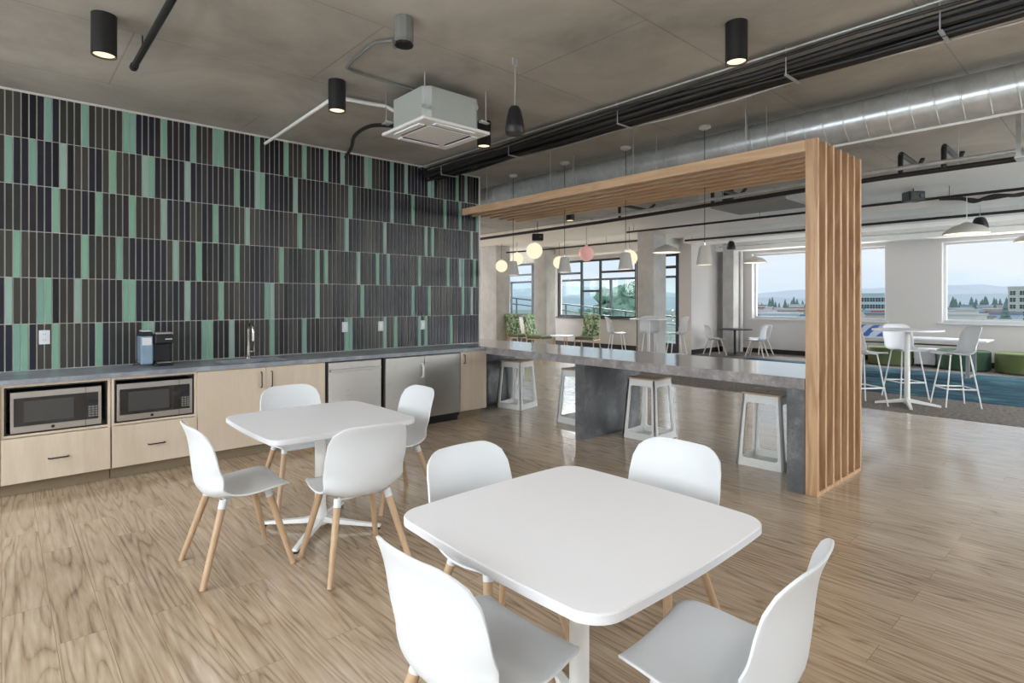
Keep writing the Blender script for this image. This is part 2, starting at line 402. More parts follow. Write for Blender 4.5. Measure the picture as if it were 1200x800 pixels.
# return wall and lounge window wall
struct('wall_return', MB().box(14.7, 17, 8.6, 9.0, 0, CZ), M_wall)
hD = (9.0, 10.5, 0, 2.93); hE = (10.52, 13.88, .98, 2.93); hF = (14.45, 16.66, .98, 2.95); hG = (16.72, 18.8, .98, 2.95)
wall_holes('wall_lounge_window', 'X', 14.7, 14.95, 9.0, 20, [hD, hE, hF, hG])
window('X', 14.78, hE, M_bframe, vs=(11.98, 12.80), hs=((10.57, 11.98, 2.49), (11.98, 12.80, 1.87), (12.80, 13.83, 2.49)), fw=.07, sill=(14.62, 14.74, M_bframe))
window('X', 14.78, hF, M_bframe, vs=(15.22,), hs=((15.22, 16.6, 2.53), (14.5, 15.22, 1.87)), fw=.07, sill=(14.62, 14.74, M_bframe))
window('X', 14.78, hG, M_bframe, vs=(17.6,), hs=((16.8, 17.6, 2.53),), fw=.07, sill=(14.62, 14.74, M_bframe))
# balcony door
dm = MB()
for a, b in ((9.0, 9.12), (10.38, 10.5)): dm.box(14.72, 14.84, a, b, 0, 2.93)
dm.box(14.72, 14.84, 9.12, 10.38, 2.86, 2.93); dm.box(14.73, 14.83, 9.12, 10.38, 0, .28); dm.box(14.73, 14.83, 9.12, 10.38, 2.50, 2.58)
dr = struct('door_1', dm, M_bframe)
obj('pane', MB().box(14.776, 14.784, 9.12, 10.38, .28, 2.86), M_glass, dr)
obj('door_handle', MB().tube([(14.70, 9.2, .95), (14.66, 9.2, .95), (14.66, 9.2, 1.25), (14.70, 9.2, 1.25)], .012), M_chrome, dr, smooth=SM)
# walls outside the frame, with window openings made for the fill lamps
hs_ = [(-2.6+i*3.2, .3+i*3.2, .9, 3.0) for i in range(6)]
wall_holes('wall_right', 'Y', -4.2, -4, -3, 17, hs_)
for h in hs_: window('Y', -4.1, h, M_wframe, fw=.05)
hs_ = [(-3.4+i*3.2, -.5+i*3.2, .9, 3.0) for i in range(3)]
wall_holes('wall_rear', 'X', -3.2, -3, -4.2, 6.7, hs_)
for h in hs_: window('X', -3.1, h, M_wframe, fw=.05)
hs_ = [(5.6+i*3.1, 8.3+i*3.1, .9, 3.0) for i in range(3)]
wall_holes('wall_end', 'Y', 20, 20.2, 5.05, 14.95, hs_)
for h in hs_: window('Y', 20.1, h, M_bframe, fw=.05)

M_base = plain('black_baseboard', srgb(34,32,32), .5)
struct('baseboard_window', MB().box(16.635, 16.65, -4, 8.585, 0, .13), M_base)
struct('baseboard_return', MB().box(14.70, 16.635, 8.585, 8.6, 0, .13), M_base)
struct('baseboard_lounge', MB().box(14.685, 14.70, 10.5, 20, 0, .13), M_base)

# columns
def column(x, y, w, d=None):
    d = d or w
    struct('column', MB().box(x-w/2, x+w/2, y-d/2, y+d/2, 0, CZ), M_col, bevel=.02)
column(12.46, 8.42, .56, .50)
column(13.80, 13.62, .46, .60)
column(12.30, 14.60, .60, 1.10)
column(16.25, 8.20, .34, .34)
# white pipe column next to the concrete one
struct('trim_1', MB().tube([(16.52, 8.02, .0), (16.52, 8.02, CZ)], .06, 12), M_wall, smooth=SM)

# painted beams and bulkheads across the far ceiling
struct('trim_2', MB().box(12.3, 13.2, -4, 8.5, 3.20, CZ), M_wceil)
struct('trim_3', MB().box(14.1, 15.0, -4, 8.5, 3.14, CZ), M_wceil)
struct('trim_4', MB().box(16.1, 16.65, -4, 8.6, 3.02, CZ), M_wceil)
struct('trim_5', MB().box(14.0, 14.7, 9.0, 20, 3.05, CZ), M_wceil)

# carpet
M_car_g = carpet_mat('grey_carpet', [srgb(88,84,81), srgb(118,112,108), srgb(150,143,138)], 22)
M_car_b = carpet_mat('blue_carpet', [srgb(30,44,66), srgb(42,68,88), srgb(54,92,104), srgb(96,126,132)], 2.6, (1.4, .55, 1))
tag(obj('carpet', MB().box(9.15, 16.63, -3.98, 8.5, .0005, .004), M_car_g), 'grey carpet strip bordering the wood floor below the high table and sofas', 'carpet')
tag(obj('rug', MB().box(10.85, 14.95, -3.6, 6.98, .0042, .007), M_car_b), 'mottled blue rug laid on the grey carpet by the windows', 'rug')
bpy.data.objects['carpet']['kind'] = 'structure'

# ================================================================== tile wall
TX0, TP, TZ0, TH = .0189, .05241, .917, .4055
greens = [
 [56.3,99.9,148,155.6,192.8,227.5,254,260.3,303.5,337.2,358.8,384.4,399.3,427.5,431.5,457.9,474.5,501.9,505.9,535.6,545.8],
 [10.6,38.7,74,132.2,171,178,221,279.6,303.5,309,348.5,413.2,457.9,482.6,520.9,538.8,559],
 [64.8,116.5,156.2,193.4,254.3,291.7,353.7,404,449.3,498.4,505.6,552.6],
 [19.6,99.5,140,207,234.6,279.4,332,374.4,380.5,418.1,440.4,453.5,490.2,524.3,538.3,541.8,555.8],
 [9.5,46.6,55.6,90.7,147.9,155.8,221,260.6,315,321,374,426.9,482.7,501.9,541.3,552.3],
 [19.1,28.6,64.8,115.9,170.6,179,241,248,273,320.6,359,404,408.9,449.1,461.7,490.2,498.1,527.8]]
yaw = math.atan2(734, 662.5)
def wall_x(u):                      # where the survey pixel column meets the wall plane, used once to read off the tile pattern
    c, s = math.cos(yaw), math.sin(yaw); k = (u-600)/662.5
    return 6.5*(c+s*k)/(s-c*k)
gset = set()
for r, row in enumerate(greens):
    for u in row: gset.add((5-r, math.floor((wall_x(u)-TX0)/TP)))
tile_cols = [srgb(34,34,46), srgb(54,50,49), srgb(22,22,30), srgb(64,62,58), srgb(42,38,44), srgb(48,50,49),
             srgb(124,162,150), srgb(126,168,146), srgb(146,172,163)]
tmats = []
for i, c in enumerate(tile_cols):
    m, nt, N, L, B = base('glazed_tile_%s' % 'abcdefghi'[i])
    tc = N.new('ShaderNodeTexCoord'); mp = N.new('ShaderNodeMapping'); mp.inputs['Scale'].default_value = (60, 1, 1.2)
    nz = N.new('ShaderNodeTexNoise'); nz.inputs['Scale'].default_value = 1; nz.inputs['Detail'].default_value = 3
    L.new(tc.outputs['Object'], mp.inputs['Vector']); L.new(mp.outputs['Vector'], nz.inputs['Vector'])
    mx = N.new('ShaderNodeMix'); mx.data_type = 'RGBA'
    k = .10 if i < 6 else .05
    mx.inputs['A'].default_value = tuple(x*(1-k) for x in c[:3])+(1,); mx.inputs['B'].default_value = tuple(x*(1+k) for x in c[:3])+(1,)
    L.new(nz.outputs['Fac'], mx.inputs['Factor']); L.new(mx.outputs['Result'], B.inputs['Base Color'])
    B.inputs['Roughness'].default_value = .34; B.inputs['Specular IOR Level'].default_value = .35
    tmats.append(m)
M_grout = plain('grout', srgb(200,198,190), .8)
m = MB(); bm = m.bm
m.box(-3, 5.207, 6.504, 6.512, TZ0-.004, CZ, 9)
k0 = math.floor((-3-TX0)/TP)+1
for r in range(6):
    run = 0
    for k in range(k0, 99):
        if (r, k) in gset: mi = random.choice([6, 7, 7, 8])
        elif k < 0 and random.random() < .17: mi = random.choice([6, 7, 8])
        else:
            if run <= 0: run = random.choice([1, 1, 2, 2, 3]); cur = random.choice([0, 1, 2, 3, 4, 5, 0, 2, 1])
            run -= 1; mi = cur
        x0 = TX0+k*TP+.0043; x1 = x0+TP-.0086; z0 = TZ0+r*TH+.0022; z1 = z0+TH-.0055
        if z1 > CZ-.004: z1 = CZ-.004
        t = random.uniform(-.0012, .0012); b = .0015
        P = [(x0, 6.504, z0), (x1, 6.504, z0), (x1, 6.504, z1), (x0, 6.504, z1)]
        Q = [(x0+b, 6.4965-t, z0+b), (x1-b, 6.4965+t, z0+b), (x1-b, 6.4965+t, z1-b), (x0+b, 6.4965-t, z1-b)]
        pv = [bm.verts.new(p) for p in P]; qv = [bm.verts.new(p) for p in Q]
        bm.faces.new(qv).material_index = mi
        for i in range(4): bm.faces.new((pv[i], pv[(i+1) % 4], qv[(i+1) % 4], qv[i])).material_index = mi
tw = obj('wall_tiles', m, tmats+[M_grout]); tw['kind'] = 'structure'
struct('trim_6', MB().box(-3, 5.21, 6.485, 6.512, CZ-.018, CZ).box(5.2, 5.225, 6.485, 6.7, .9, CZ), plain('pale_tile_trim', srgb(206,204,200), .5))

# outlets and switches on the tiles
def wall_plate(x, z, kind, label):
    t = thing('wall_outlet' if kind == 'o' else 'wall_switch', label, 'outlet' if kind == 'o' else 'switch', (x, 6.496, z))
    obj('cover_plate', MB().box(-.038, .038, -.006, 0, -.062, .062), M_white, t, bevel=.002)
    if kind == 'o':
        for s in (-1, 1):
            q = MB().box(-.017, .017, -.0085, -.006, s*.026-.014, s*.026+.014)
            q.box(-.009, -.006, -.0092, -.0084, s*.026-.004, s*.026+.006, 1); q.box(.006, .009, -.0092, -.0084, s*.026-.004, s*.026+.006, 1)
            obj('socket', q, [M_lamedge, M_dark], t)
    else:
        obj('rocker', MB().box(-.016, .016, -.010, -.006, -.032, .032), M_lam, t, bevel=.002)
wall_plate(.281, 1.202, 'o', 'white double wall socket on the tiles above the left microwave')
wall_plate(3.112, 1.207, 's', 'white wall plate on a pale green tile to the right of the tap')
wall_plate(3.60, 1.203, 's', 'white wall plate, middle one of the three above dishwasher and fridge')
wall_plate(4.232, 1.202, 's', 'white wall plate nearest the bar end of the tiled wall')

# ================================================================== kitchen run
YF = 5.85          # door faces
YB = 6.496
def handle(parent, p0, p1, mat=None, out=.03, name='handle'):
    a, b = Vector(p0), Vector(p1)
    d = Vector((0, -out, 0))
    q = MB().tube([a, a+d*.7, a+d+(b-a)*.08, b+d-(b-a)*.08, b+d*.7, b], .0055, 8)
    return obj(name, q, mat or M_blkh, parent, smooth=SM)
M_blkh = plain('dark_bronze_handle', srgb(52,48,46), .35, .6)
# worktop
def base_cab_bottom(t, w, d=.63):
    obj('toe_kick', MB().box(0, w, .07, .09, 0, .10), M_toe, t)
def microwave_unit(x0, w, label):
    t = thing('microwave_cabinet', label, 'cabinet', (x0, YF, 0))
    b = MB(); th = .02; d = YB-YF
    b.box(0, th, .0, d, .10, .87); b.box(w-th, w, .0, d, .10, .87); b.box(th, w-th, .02, d, .10, .12); b.box(th, w-th, .0, d, .460, .478)
    b.box(th, w-th, d-.02, d, .12, .87); b.box(th, w-th, 0, d-.02, .85, .87)
    obj('body', b, M_maple, t)
    base_cab_bottom(t, w)
    dr_ = obj('drawer', MB().box(.003, w-.003, -.02, -.001, .105, .455), M_maple, t, bevel=.0015)
    handle(dr_, (w/2-.062, -.02, .268), (w/2+.062, -.02, .268))
    f = MB(); f.box(th, w-th, .012, .03, .478, .490).box(th, w-th, .012, .03, .838, .85).box(th, th+.012, .012, .03, .49, .838).box(w-th-.012, w-th, .012, .03, .49, .838)
    obj('niche_trim', f, M_black, t)
    return t
microwave_unit(-.008, .694, 'pale wood cabinet with drawer at the left edge, holding a microwave')
microwave_unit(.692, .650, 'pale wood cabinet with drawer holding the microwave nearer the sink')
def corner_unit(x0, w, label):
    t = thing('base_cabinet', label, 'cabinet', (x0, YF, 0))
    obj('body', MB().box(0, w, 0, YB-YF, .10, .87), M_maple, t); base_cab_bottom(t, w)
    d = obj('door', MB().box(.003, w-.003, -.02, -.001, .105, .865), M_maple, t, bevel=.0015)
    return t, d
t, d = corner_unit(-.71, .70, 'pale wood base cabinet beyond the left edge of the microwave unit')
handle(d, (.62, -.02, .70), (.62, -.02, .82))
t = thing('sink_cabinet', 'wide pale wood base cabinet with two doors under the sink', 'cabinet', (1.344, YF, 0))
w = 1.228
obj('body', MB().box(0, .02, 0, .646, .10, .87).box(w-.02, w, 0, .646, .10, .87).box(.02, w-.02, 0, .646, .10, .12).box(.02, w-.02, .62, .646, .12, .87).box(.02, w-.02, 0, .02, .80, .87), M_maple, t)
base_cab_bottom(t, w)
for a, b, hx in ((.003, .613, .565), (.617, w-.003, .665)):
    d = obj('door', MB().box(a, b, -.02, -.001, .105, .865), M_maple, t, bevel=.0015)
    handle(d, (hx, -.02, .67), (hx, -.02, .82))
t = thing('base_cabinet', 'narrow pale wood base cabinet between fridge and bar', 'cabinet', (4.375, YF, 0))
w = .43
obj('body', MB().box(0, w, 0, .646, .10, .87), M_maple, t)
obj('toe_kick', MB().box(0, w-.06, .04, .06, 0, .10), M_toe, t)
d = obj('door', MB().box(.003, w-.003, -.02, -.001, .105, .865), M_maple, t, bevel=.0015)
handle(d, (.05, -.02, .72), (.05, -.02, .83))

# microwaves
def microwave(x, label):
    t = thing('microwave', label, 'microwave', (x, YF+.01, .492))
    w, h = .575, .318
    obj('casing', MB().box(0, w, .012, .42, .004, h), M_black, t, bevel=.004)
    f = MB(); f.box(0, w, -.012, .012, 0, h)
    obj('front_panel', f, M_steel, t, bevel=.003)
    dd = obj('door', MB().box(.02, .468, -.017, -.011, .050, h-.046), M_dglass, t, bevel=.002)
    obj('door_window', MB().box(.08, .39, -.0185, -.0165, .078, h-.072), plain('mesh_window', srgb(70,70,70), .15), dd)
    cp = MB().box(.468, w-.022, -.0168, -.011, .050, h-.046)
    c = obj('control_panel', cp, M_dglass, t, bevel=.001)
    for r in range(6):
        for q in range(3):
            if r == 5: continue
            obj('button', MB().box(.486+q*.023, .503+q*.023, -.0182, -.0165, .07+r*.019, .083+r*.019), plain_btn, c)
    obj('display', MB().box(.487, .545, -.0182, -.0165, .188, .214), plain_btn2, c)
    obj('door_seam', MB().box(.4665, .4695, -.0128, -.011, .002, h-.002), M_dark, t)
    lg = MB().tube([(w/2-.03, -.0125, .026), (w/2-.03, -.0150, .026)], .012, 16)
    lo = obj('logo', lg, M_blkh, t)
    return t
plain_btn = plain('key_grey', srgb(120,120,118), .4); plain_btn2 = plain('display_glass', srgb(28,34,44), .1)
microwave(.048, 'stainless microwave with black window at the left edge of the photo')
microwave(.730, 'stainless microwave next to the sink cabinet, with room reflections')

# dishwasher
t = thing('dishwasher', 'stainless dishwasher with bar handle between sink cabinet and fridge', 'dishwasher', (2.585, YF, 0))
w = .67
obj('body', MB().box(.0, w, .005, .60, .10, .868), M_black, t)
dd = obj('door', MB().box(.018, w-.018, -.022, .004, .115, .857), M_steel, t, bevel=.004)
obj('handle', MB().box(.03, w-.03, -.052, -.034, .755, .785).box(.03, .05, -.036, -.02, .760, .780).box(w-.05, w-.03, -.036, -.02, .760, .780), M_steel, dd, bevel=.005)
obj('kick_plate', MB().box(.01, w-.01, .05, .07, 0, .10), M_black, t)
# undercounter fridge
t = thing('undercounter_fridge', 'wide low stainless fridge right of the dishwasher', 'fridge', (3.275, YF, 0))
w = 1.095
obj('body', MB().box(0, w, .005, .60, .06, .868), M_black, t)
for a, b, hx in ((.015, .547, .51), (.551, w-.012, None)):
    dd = obj('door', MB().box(a, b, -.024, .004, .105, .857), M_steel, t, bevel=.004)
    if hx:
        obj('handle', MB().tube([(hx, -.024, .60), (hx, -.06, .615), (hx, -.066, .68), (hx, -.06, .745), (hx, -.024, .76)], .011, 10), M_white, dd, smooth=SM)
obj('kick_plate', MB().box(.01, w-.01, .03, .05, 0, .10), M_black, t)

# worktop with the sink cut-out
sx0, sx1, sy0, sy1 = 1.60, 2.22, 5.97, 6.32
yt0 = YF-.03
m = MB()
m.box(-.71, sx0, yt0, YB, .872, .912); m.box(sx1, 4.810, yt0, YB, .872, .912); m.box(sx0, sx1, yt0, sy0, .872, .912); m.box(sx0, sx1, sy1, YB, .872, .912)
wt_ = obj('worktop', m, M_counter); tag(wt_, 'long grey stone worktop running below the tiled wall', 'worktop')
t = thing('sink', 'undermounted stainless sink set into the grey worktop', 'sink', (1.91, 6.145, .872))
hw, hd = .305, .17
m = MB(); m.box(-hw, hw, -hd, hd, -.18, -.172)
for a in ((-hw, -hw+.006, -hd, hd), (hw-.006, hw, -hd, hd), (-hw, hw, -hd, -hd+.006), (-hw, hw, hd-.006, hd)): m.box(*a, -.18, .0)
obj('basin', m, M_steel, t)
obj('drain', MB().lathe([(0, -.168), (.035, -.168), (.04, -.171)], 20), M_chrome, t)
t = thing('tap', 'brushed nickel gooseneck tap behind the sink', 'tap', (1.965, 6.40, .912))
obj('base', MB().lathe([(0, 0), (.026, 0), (.026, .012), (.018, .02), (.018, .13), (0, .13)], 20), M_chrome, t, smooth=SM)
pts = [(0, 0, .10), (0, 0, .30)] + [(0, -.075+.075*math.cos(a), .30+.075*math.sin(a)) for a in [PI*i/10 for i in range(1, 10)]] + [(0, -.15, .30), (0, -.152, .23)]
obj('spout', MB().tube(pts, .0125, 12), M_chrome, t, smooth=SM)
obj('spray_head', MB().tube([(0, -.151, .27), (0, -.153, .19)], .016, 14), M_chrome, t, smooth=SM)
obj('lever', MB().tube([(.0, 0, .07), (.055, 0, .07)], .015, 12).tube([(.055, 0, .07), (.062, 0, .16)], .005, 8), M_chrome, t, smooth=SM)

# coffee machine
t = thing('coffee_machine', 'black single-cup coffee machine with blue water tank on the worktop', 'coffee machine', (1.09, 6.30, .912))
M_cb = plain('coffee_black', srgb(30,31,34), .25)
obj('base', MB().box(-.03, .125, -.16, .10, 0, .028), M_cb, t, bevel=.01)
obj('body', MB().box(-.03, .125, -.03, .10, .028, .275), M_cb, t, bevel=.012)
hd_ = obj('brew_head', MB().box(-.028, .123, -.15, .10, .205, .30), M_cb, t, bevel=.014)
obj('lid_handle', MB().box(-.02, .115, -.155, -.05, .298, .318), M_steel, hd_, bevel=.006)
obj('badge', MB().box(.055, .112, -.152, -.1495, .248, .256), M_white, hd_)
obj('cup_tray', MB().box(-.01, .105, -.15, -.04, .028, .036), M_steel, t, bevel=.002)
tk = obj('water_tank', MB().box(-.135, -.035, -.12, .09, .02, .285), plain('blue_water_tank', srgb(134,156,176), .12, noise=.35, nscale=9), t, bevel=.014)
obj('tank_lid', MB().box(-.13, -.04, -.115, .085, .285, .325), M_cb, tk, bevel=.01)
obj('tank_cap', MB().box(-.12, -.045, -.10, .07, .325, .335), M_white, tk, bevel=.004)
obj('tank_label', MB().box(-.125, -.05, -.1225, -.1195, .20, .27), M_lamedge, tk)
obj('cord', MB().tube([(-.135, .03, .06), (-.16, .04, .02), (-.17, .06, .006), (-.14, .12, .006), (-.1, .15, .006)], .004, 6), M_black, t, smooth=SM)

# ================================================================== stone bar and timber portal
def quadprism(pts, z0, z1): return MB().prism(pts, z0, z1)
t = thing('bar_counter', 'long dark stone bar counter on slab legs, running to the timber screen', 'bar', (5.2, 4.0, 0))
def L_(p): return [(a-5.2, b-4.0) for a, b in p]
xf = lambda y: 4.69 + (y-1.76)*.023
top = quadprism(L_([(4.69, 1.76), (5.79, 1.76), (5.79, 7.2), (5.24, 7.2), (5.24, 6.48), (4.812, 6.48), (4.812, yt0-.002), (xf(5.8), yt0-.002)]), .822, .912)
obj('bar_top', top, M_bar, t, bevel=.003)
def bleg(y0, y1, x1=5.78, x0=None):
    a = xf(y0) if x0 is None else x0
    obj('leg', quadprism(L_([(a+.003, y0), (x1, y0), (x1, y1), ((xf(y1) if x0 is None else x0)+.003, y1)]), 0, .822), M_barleg, t, bevel=.002)
bleg(1.76, 1.90); bleg(4.07, 4.21); bleg(6.32, 6.46, 5.78, 4.83)

t = thing('timber_screen', 'slatted ash portal: upright screen and long canopy over the bar', 'slatted screen', (4.69, 1.70, 0))
sl_x = [0, .13, .285, .46, .64, .83, 1.055]
sl_x = [i*1.00/6 for i in range(7)]
for i, x in enumerate(sl_x):
    obj('upright_slat', MB().box(x, x+.038, -.035, .055, .0 if i == 0 else .03, 2.79), M_ash, t, bevel=.002)
obj('bottom_rail', MB().box(.038, 1.038, -.03, .05, 0, .03), M_ash, t)
for i, x in enumerate(sl_x):
    obj('canopy_slat', MB().box(x, x+.038, .056, 4.52, 2.70, 2.79 if i in (0, 6) else 2.727), M_ashy, t, bevel=.002)
for y in (.6, 1.8, 3.0, 4.2):
    obj('cross_batten', MB().box(.04, .998, y, y+.05, 2.729, 2.785), M_ashy, t)
for x in (.2, .62):
    for y in (.63, 1.83, 3.03, 4.23):
        obj('hanger_rod', MB().tube([(x, y, 2.785), (x, y, CZ)], .004, 6), M_galv, t)

# stools under the bar
def make_stool():
    t = thing('bar_stool', '', 'stool')
    zt, zb = .655, .0
    a, b = .17, .215
    def corner(z, sx, sy, ins=0):
        k = b + (a-b)*(z/zt) - ins
        return Vector((sx*k, sy*k, z))
    def side(n):
        # flat panel with an opening: built between outer outline and inner outline
        m = MB(); R = Matrix.Rotation(n*PI/2, 4, 'Z')
        def P(u, z, d):    # u in -1..1 across
            k = b + (a-b)*(z/zt)
            return R @ Vector((u*k, -(k-d), z))
        def rows(d):
            out = [P(-1, zb, d), P(1, zb, d), P(1, zt, d), P(-1, zt, d)]
            pts = []
            u0, z0, z1 = .76, .075, .585
            n_ = 4
            def arc(cx, cz, a0):
                for i in range(n_+1):
                    g = a0 + PI/2*i/n_
                    pts.append((cx + .13*math.cos(g), cz + .028*math.sin(g)))
            arc(-u0+.13, z0+.028, PI); arc(u0-.13, z0+.028, 1.5*PI); arc(u0-.13, z1-.028, 0); arc(-u0+.13, z1-.028, PI/2)
            return out, [P(u, z, d) for u, z in pts]
        o0, i0 = rows(0); o1, i1 = rows(.022)
        vo0 = [m.bm.verts.new(p) for p in o0]; vi0 = [m.bm.verts.new(p) for p in i0]
        vo1 = [m.bm.verts.new(p) for p in o1]; vi1 = [m.bm.verts.new(p) for p in i1]
        def ring(vo, vi):
            for c in range(4):
                for i in range(4): m.bm.faces.new((vo[c], vi[c*5+i], vi[c*5+i+1]))
                nx = (c+1) % 4
                m.bm.faces.new((vo[c], vi[c*5+4], vi[(nx*5) % 20], vo[nx]))
        ring(vo0, vi0); ring(vo1, vi1)
        for i in range(20): m.bm.faces.new((vi0[i], vi0[(i+1) % 20], vi1[(i+1) % 20], vi1[i]))
        for i in range(4): m.bm.faces.new((vo0[i], vo0[(i+1) % 4], vo1[(i+1) % 4], vo1[i]))
        return obj('side_frame', m, M_whitem, t)
    for n in range(4): side(n)
    def sq(r, k, n=4):
        out = []
        for c, (sx, sy) in enumerate(((1, -1), (1, 1), (-1, 1), (-1, -1))):
            for i in range(n+1):
                g = -PI/2 + c*PI/2 + PI/2*i/n
                out.append((sx*(k-r)+r*math.cos(g), sy*(k-r)+r*math.sin(g)))
        return out
    obj('apron', MB().prism(sq(.03, .172), .625, .657), M_whitem, t, bevel=.003)
    s = obj('seat', MB().prism(sq(.03, .183), .657, .675), M_oak, t, bevel=.004)
    obj('hand_hole', MB().box(-.03, .03, -.009, .009, .6745, .676), M_dark, s)
    obj('foot_plate', MB().box(-.19, .19, -.19, .19, .006, .012), M_whitem, t)
    for sx in (-1, 1):
        for sy in (-1, 1): obj('foot_pad', MB().box(sx*.195-.015, sx*.195+.015, sy*.195-.015, sy*.195+.015, -.0, .007), M_black, t)
    return t
stool = make_stool()
g = 'white stools under the bar'
stool.location = (5.34, 2.33, 0); stool.rotation_euler = (0, 0, .07)
tag(stool, 'white stool with wooden seat beside the timber screen end of the bar', 'stool', g)
dup(stool, (5.40, 3.68, 0), .04, 'white stool beside the middle slab leg of the bar, on its open right side')
dup(stool, (5.43, 4.72, 0), .03, 'white stool half hidden behind the middle slab leg of the bar')
dup(stool, (5.53, 6.02, 0), PI/4-.55, 'white stool at the kitchen end of the bar beside the narrow cabinet')

# ================================================================== shell chairs and tables
def catmull(P, n):
    out = []
    Q = [P[0]*2-P[1]] + P + [P[-1]*2-P[-2]]
    for i in range(1, len(Q)-2):
        for j in range(n):
            t = j/n; p0, p1, p2, p3 = Q[i-1:i+3]
            out.append(.5*((2*p1)+(p2-p0)*t+(2*p0-5*p1+4*p2-p3)*t*t+(3*p1-p0-3*p2+p3)*t**3))
    out.append(P[-1]); return out
def shell_mesh(dz=0):
    ctrl = [Vector((y, z)) for y, z in ((.240, .438), (.222, .454), (.16, .455), (.06, .443), (-.04, .428), (-.115, .422), (-.172, .440), (-.208, .492), (-.222, .575), (-.229, .665), (-.243, .755), (-.276, .842))]
    pr = catmull(ctrl, 8)
    s = [0]
    for a, b in zip(pr, pr[1:]): s.append(s[-1]+(b-a).length)
    Ltot = s[-1]
    def at(d):
        d = min(max(d, 0), Ltot)
        for i in range(len(s)-1):
            if s[i+1] >= d:
                f = (d-s[i])/(s[i+1]-s[i]); p = pr[i].lerp(pr[i+1], f)
                tg = (pr[i+1]-pr[i]).normalized(); return p, tg
        return pr[-1], (pr[-1]-pr[-2]).normalized()
    NS, NV = 34, 18
    bm = bmesh.new(); grid = []
    def wid(f):   # half width along the profile
        for (a, wa), (b, wb) in zip(WK, WK[1:]):
            if f <= b: t = (f-a)/(b-a); t = t*t*(3-2*t); return wa+(wb-wa)*t
        return WK[-1][1]
    WK = [(0, .222), (.2, .238), (.45, .232), (.58, .236), (.75, .240), (.9, .232), (1, .214)]
    R0, R1 = .055, .098
    for j in range(NV+1):
        v = math.sin((j/NV-.5)*PI)      # denser toward the edges
        v = v*.55 + (2*j/NV-1)*.45
        av = abs(v)
        def drop(R, w):
            e = max(0, av*w-(w-R)); return R-math.sqrt(max(0, R*R-e*e))
        d0 = drop(R0, .222); d1 = drop(R1, .215)+.016*av*av
        col = []
        for i in range(NS+1):
            d = d0+(Ltot-d0-d1)*i/NS
            p, tg = at(d); f = d/Ltot
            nrm = Vector((tg.y, -tg.x))        # towards the sitter
            if nrm.y < 0 and f < .45: nrm = -nrm
            if f >= .45 and nrm.x < 0: nrm = -nrm
            c = .012 + .062*math.exp(-((f-.52)/.16)**2) + .045*(f > .55)*min(1, (f-.55)/.1)*(1-.45*max(0, f-.8)/.2)
            off = c*av**2.3
            q = p+nrm*off
            col.append(bm.verts.new((v*wid(f), q.x, q.y+dz)))
        grid.append(col)
    for j in range(NV):
        for i in range(NS): bm.faces.new((grid[j][i], grid[j+1][i], grid[j+1][i+1], grid[j][i+1]))
    return bm
def make_chair():
    t = thing('shell_chair', '', 'chair')
    sh = obj('seat_shell', shell_mesh(), M_white, t, smooth=0, solid=.009)
    for p in sh.data.polygons: p.use_smooth = True
    x = sh.modifiers.new('bevel', 'BEVEL'); x.width = .003; x.segments = 2; x.angle_limit = 1.0
    obj('under_frame', MB().box(-.14, .14, .075, .105, .420, .436).box(-.13, .13, -.095, -.065, .402, .417).box(-.02, .02, -.08, .08, .408, .420), M_white, t, bevel=.004)
    for sx in (-1, 1):
        for sy in (-1, 1):
            a = Vector((sx*.152, .125, .432)) if sy > 0 else Vector((sx*.148, -.112, .414)); b = Vector((sx*.238, sy*.238, 0)); d = (b-a)
            lg = obj('leg', MB().tube([a+d*.06, a+d*.5, b], .0208, 12, r1=.0155), M_leg, t, smooth=SM)
            obj('leg_socket', MB().tube([a-d*.02, a+d*.085], .0222, 12, r1=.0215), M_white, lg, smooth=SM)
    return t
def chair_at(x, y, face, label, group, root=None, first=[None]):
    # face: direction the sitter looks, degrees from +X
    rz = math.radians(face)-PI/2
    if first[0] is None:
        first[0] = make_chair(); c = first[0]; c.location = (x, y, 0); c.rotation_euler = (0, 0, rz); tag(c, label, 'chair', group); return c
    return dup(first[0], (x, y, 0), rz, label, 'chair', group)
g1, g2 = 'shell chairs around the farther square table', 'shell chairs around the nearer square table'
chA = chair_at(1.02, 3.53, 0, 'white shell chair with wooden legs at the farther square table, seen in profile at left', g1)
chair_at(1.54, 3.08, 86, 'white shell chair seen from behind at the near side of the farther square table', g1)
chair_at(1.71, 4.35, -92, 'white shell chair between the farther square table and the sink cabinet', g1)
chair_at(2.24, 3.83, 178, 'white shell chair on the bar side of the farther square table', g1)
chair_at(1.075, 1.345, 2, 'white shell chair cut by the bottom edge, left of the nearer square table', g2)
chair_at(1.61, 1.885, -90, 'white shell chair between the nearer and the farther square table', g2)
chair_at(2.19, 1.48, 181, 'white shell chair with its back to the bar, at the nearer square table', g2)
chair_at(1.60, .83, 96, 'white shell chair at the bottom right, with its curved back turned to the camera', g2)

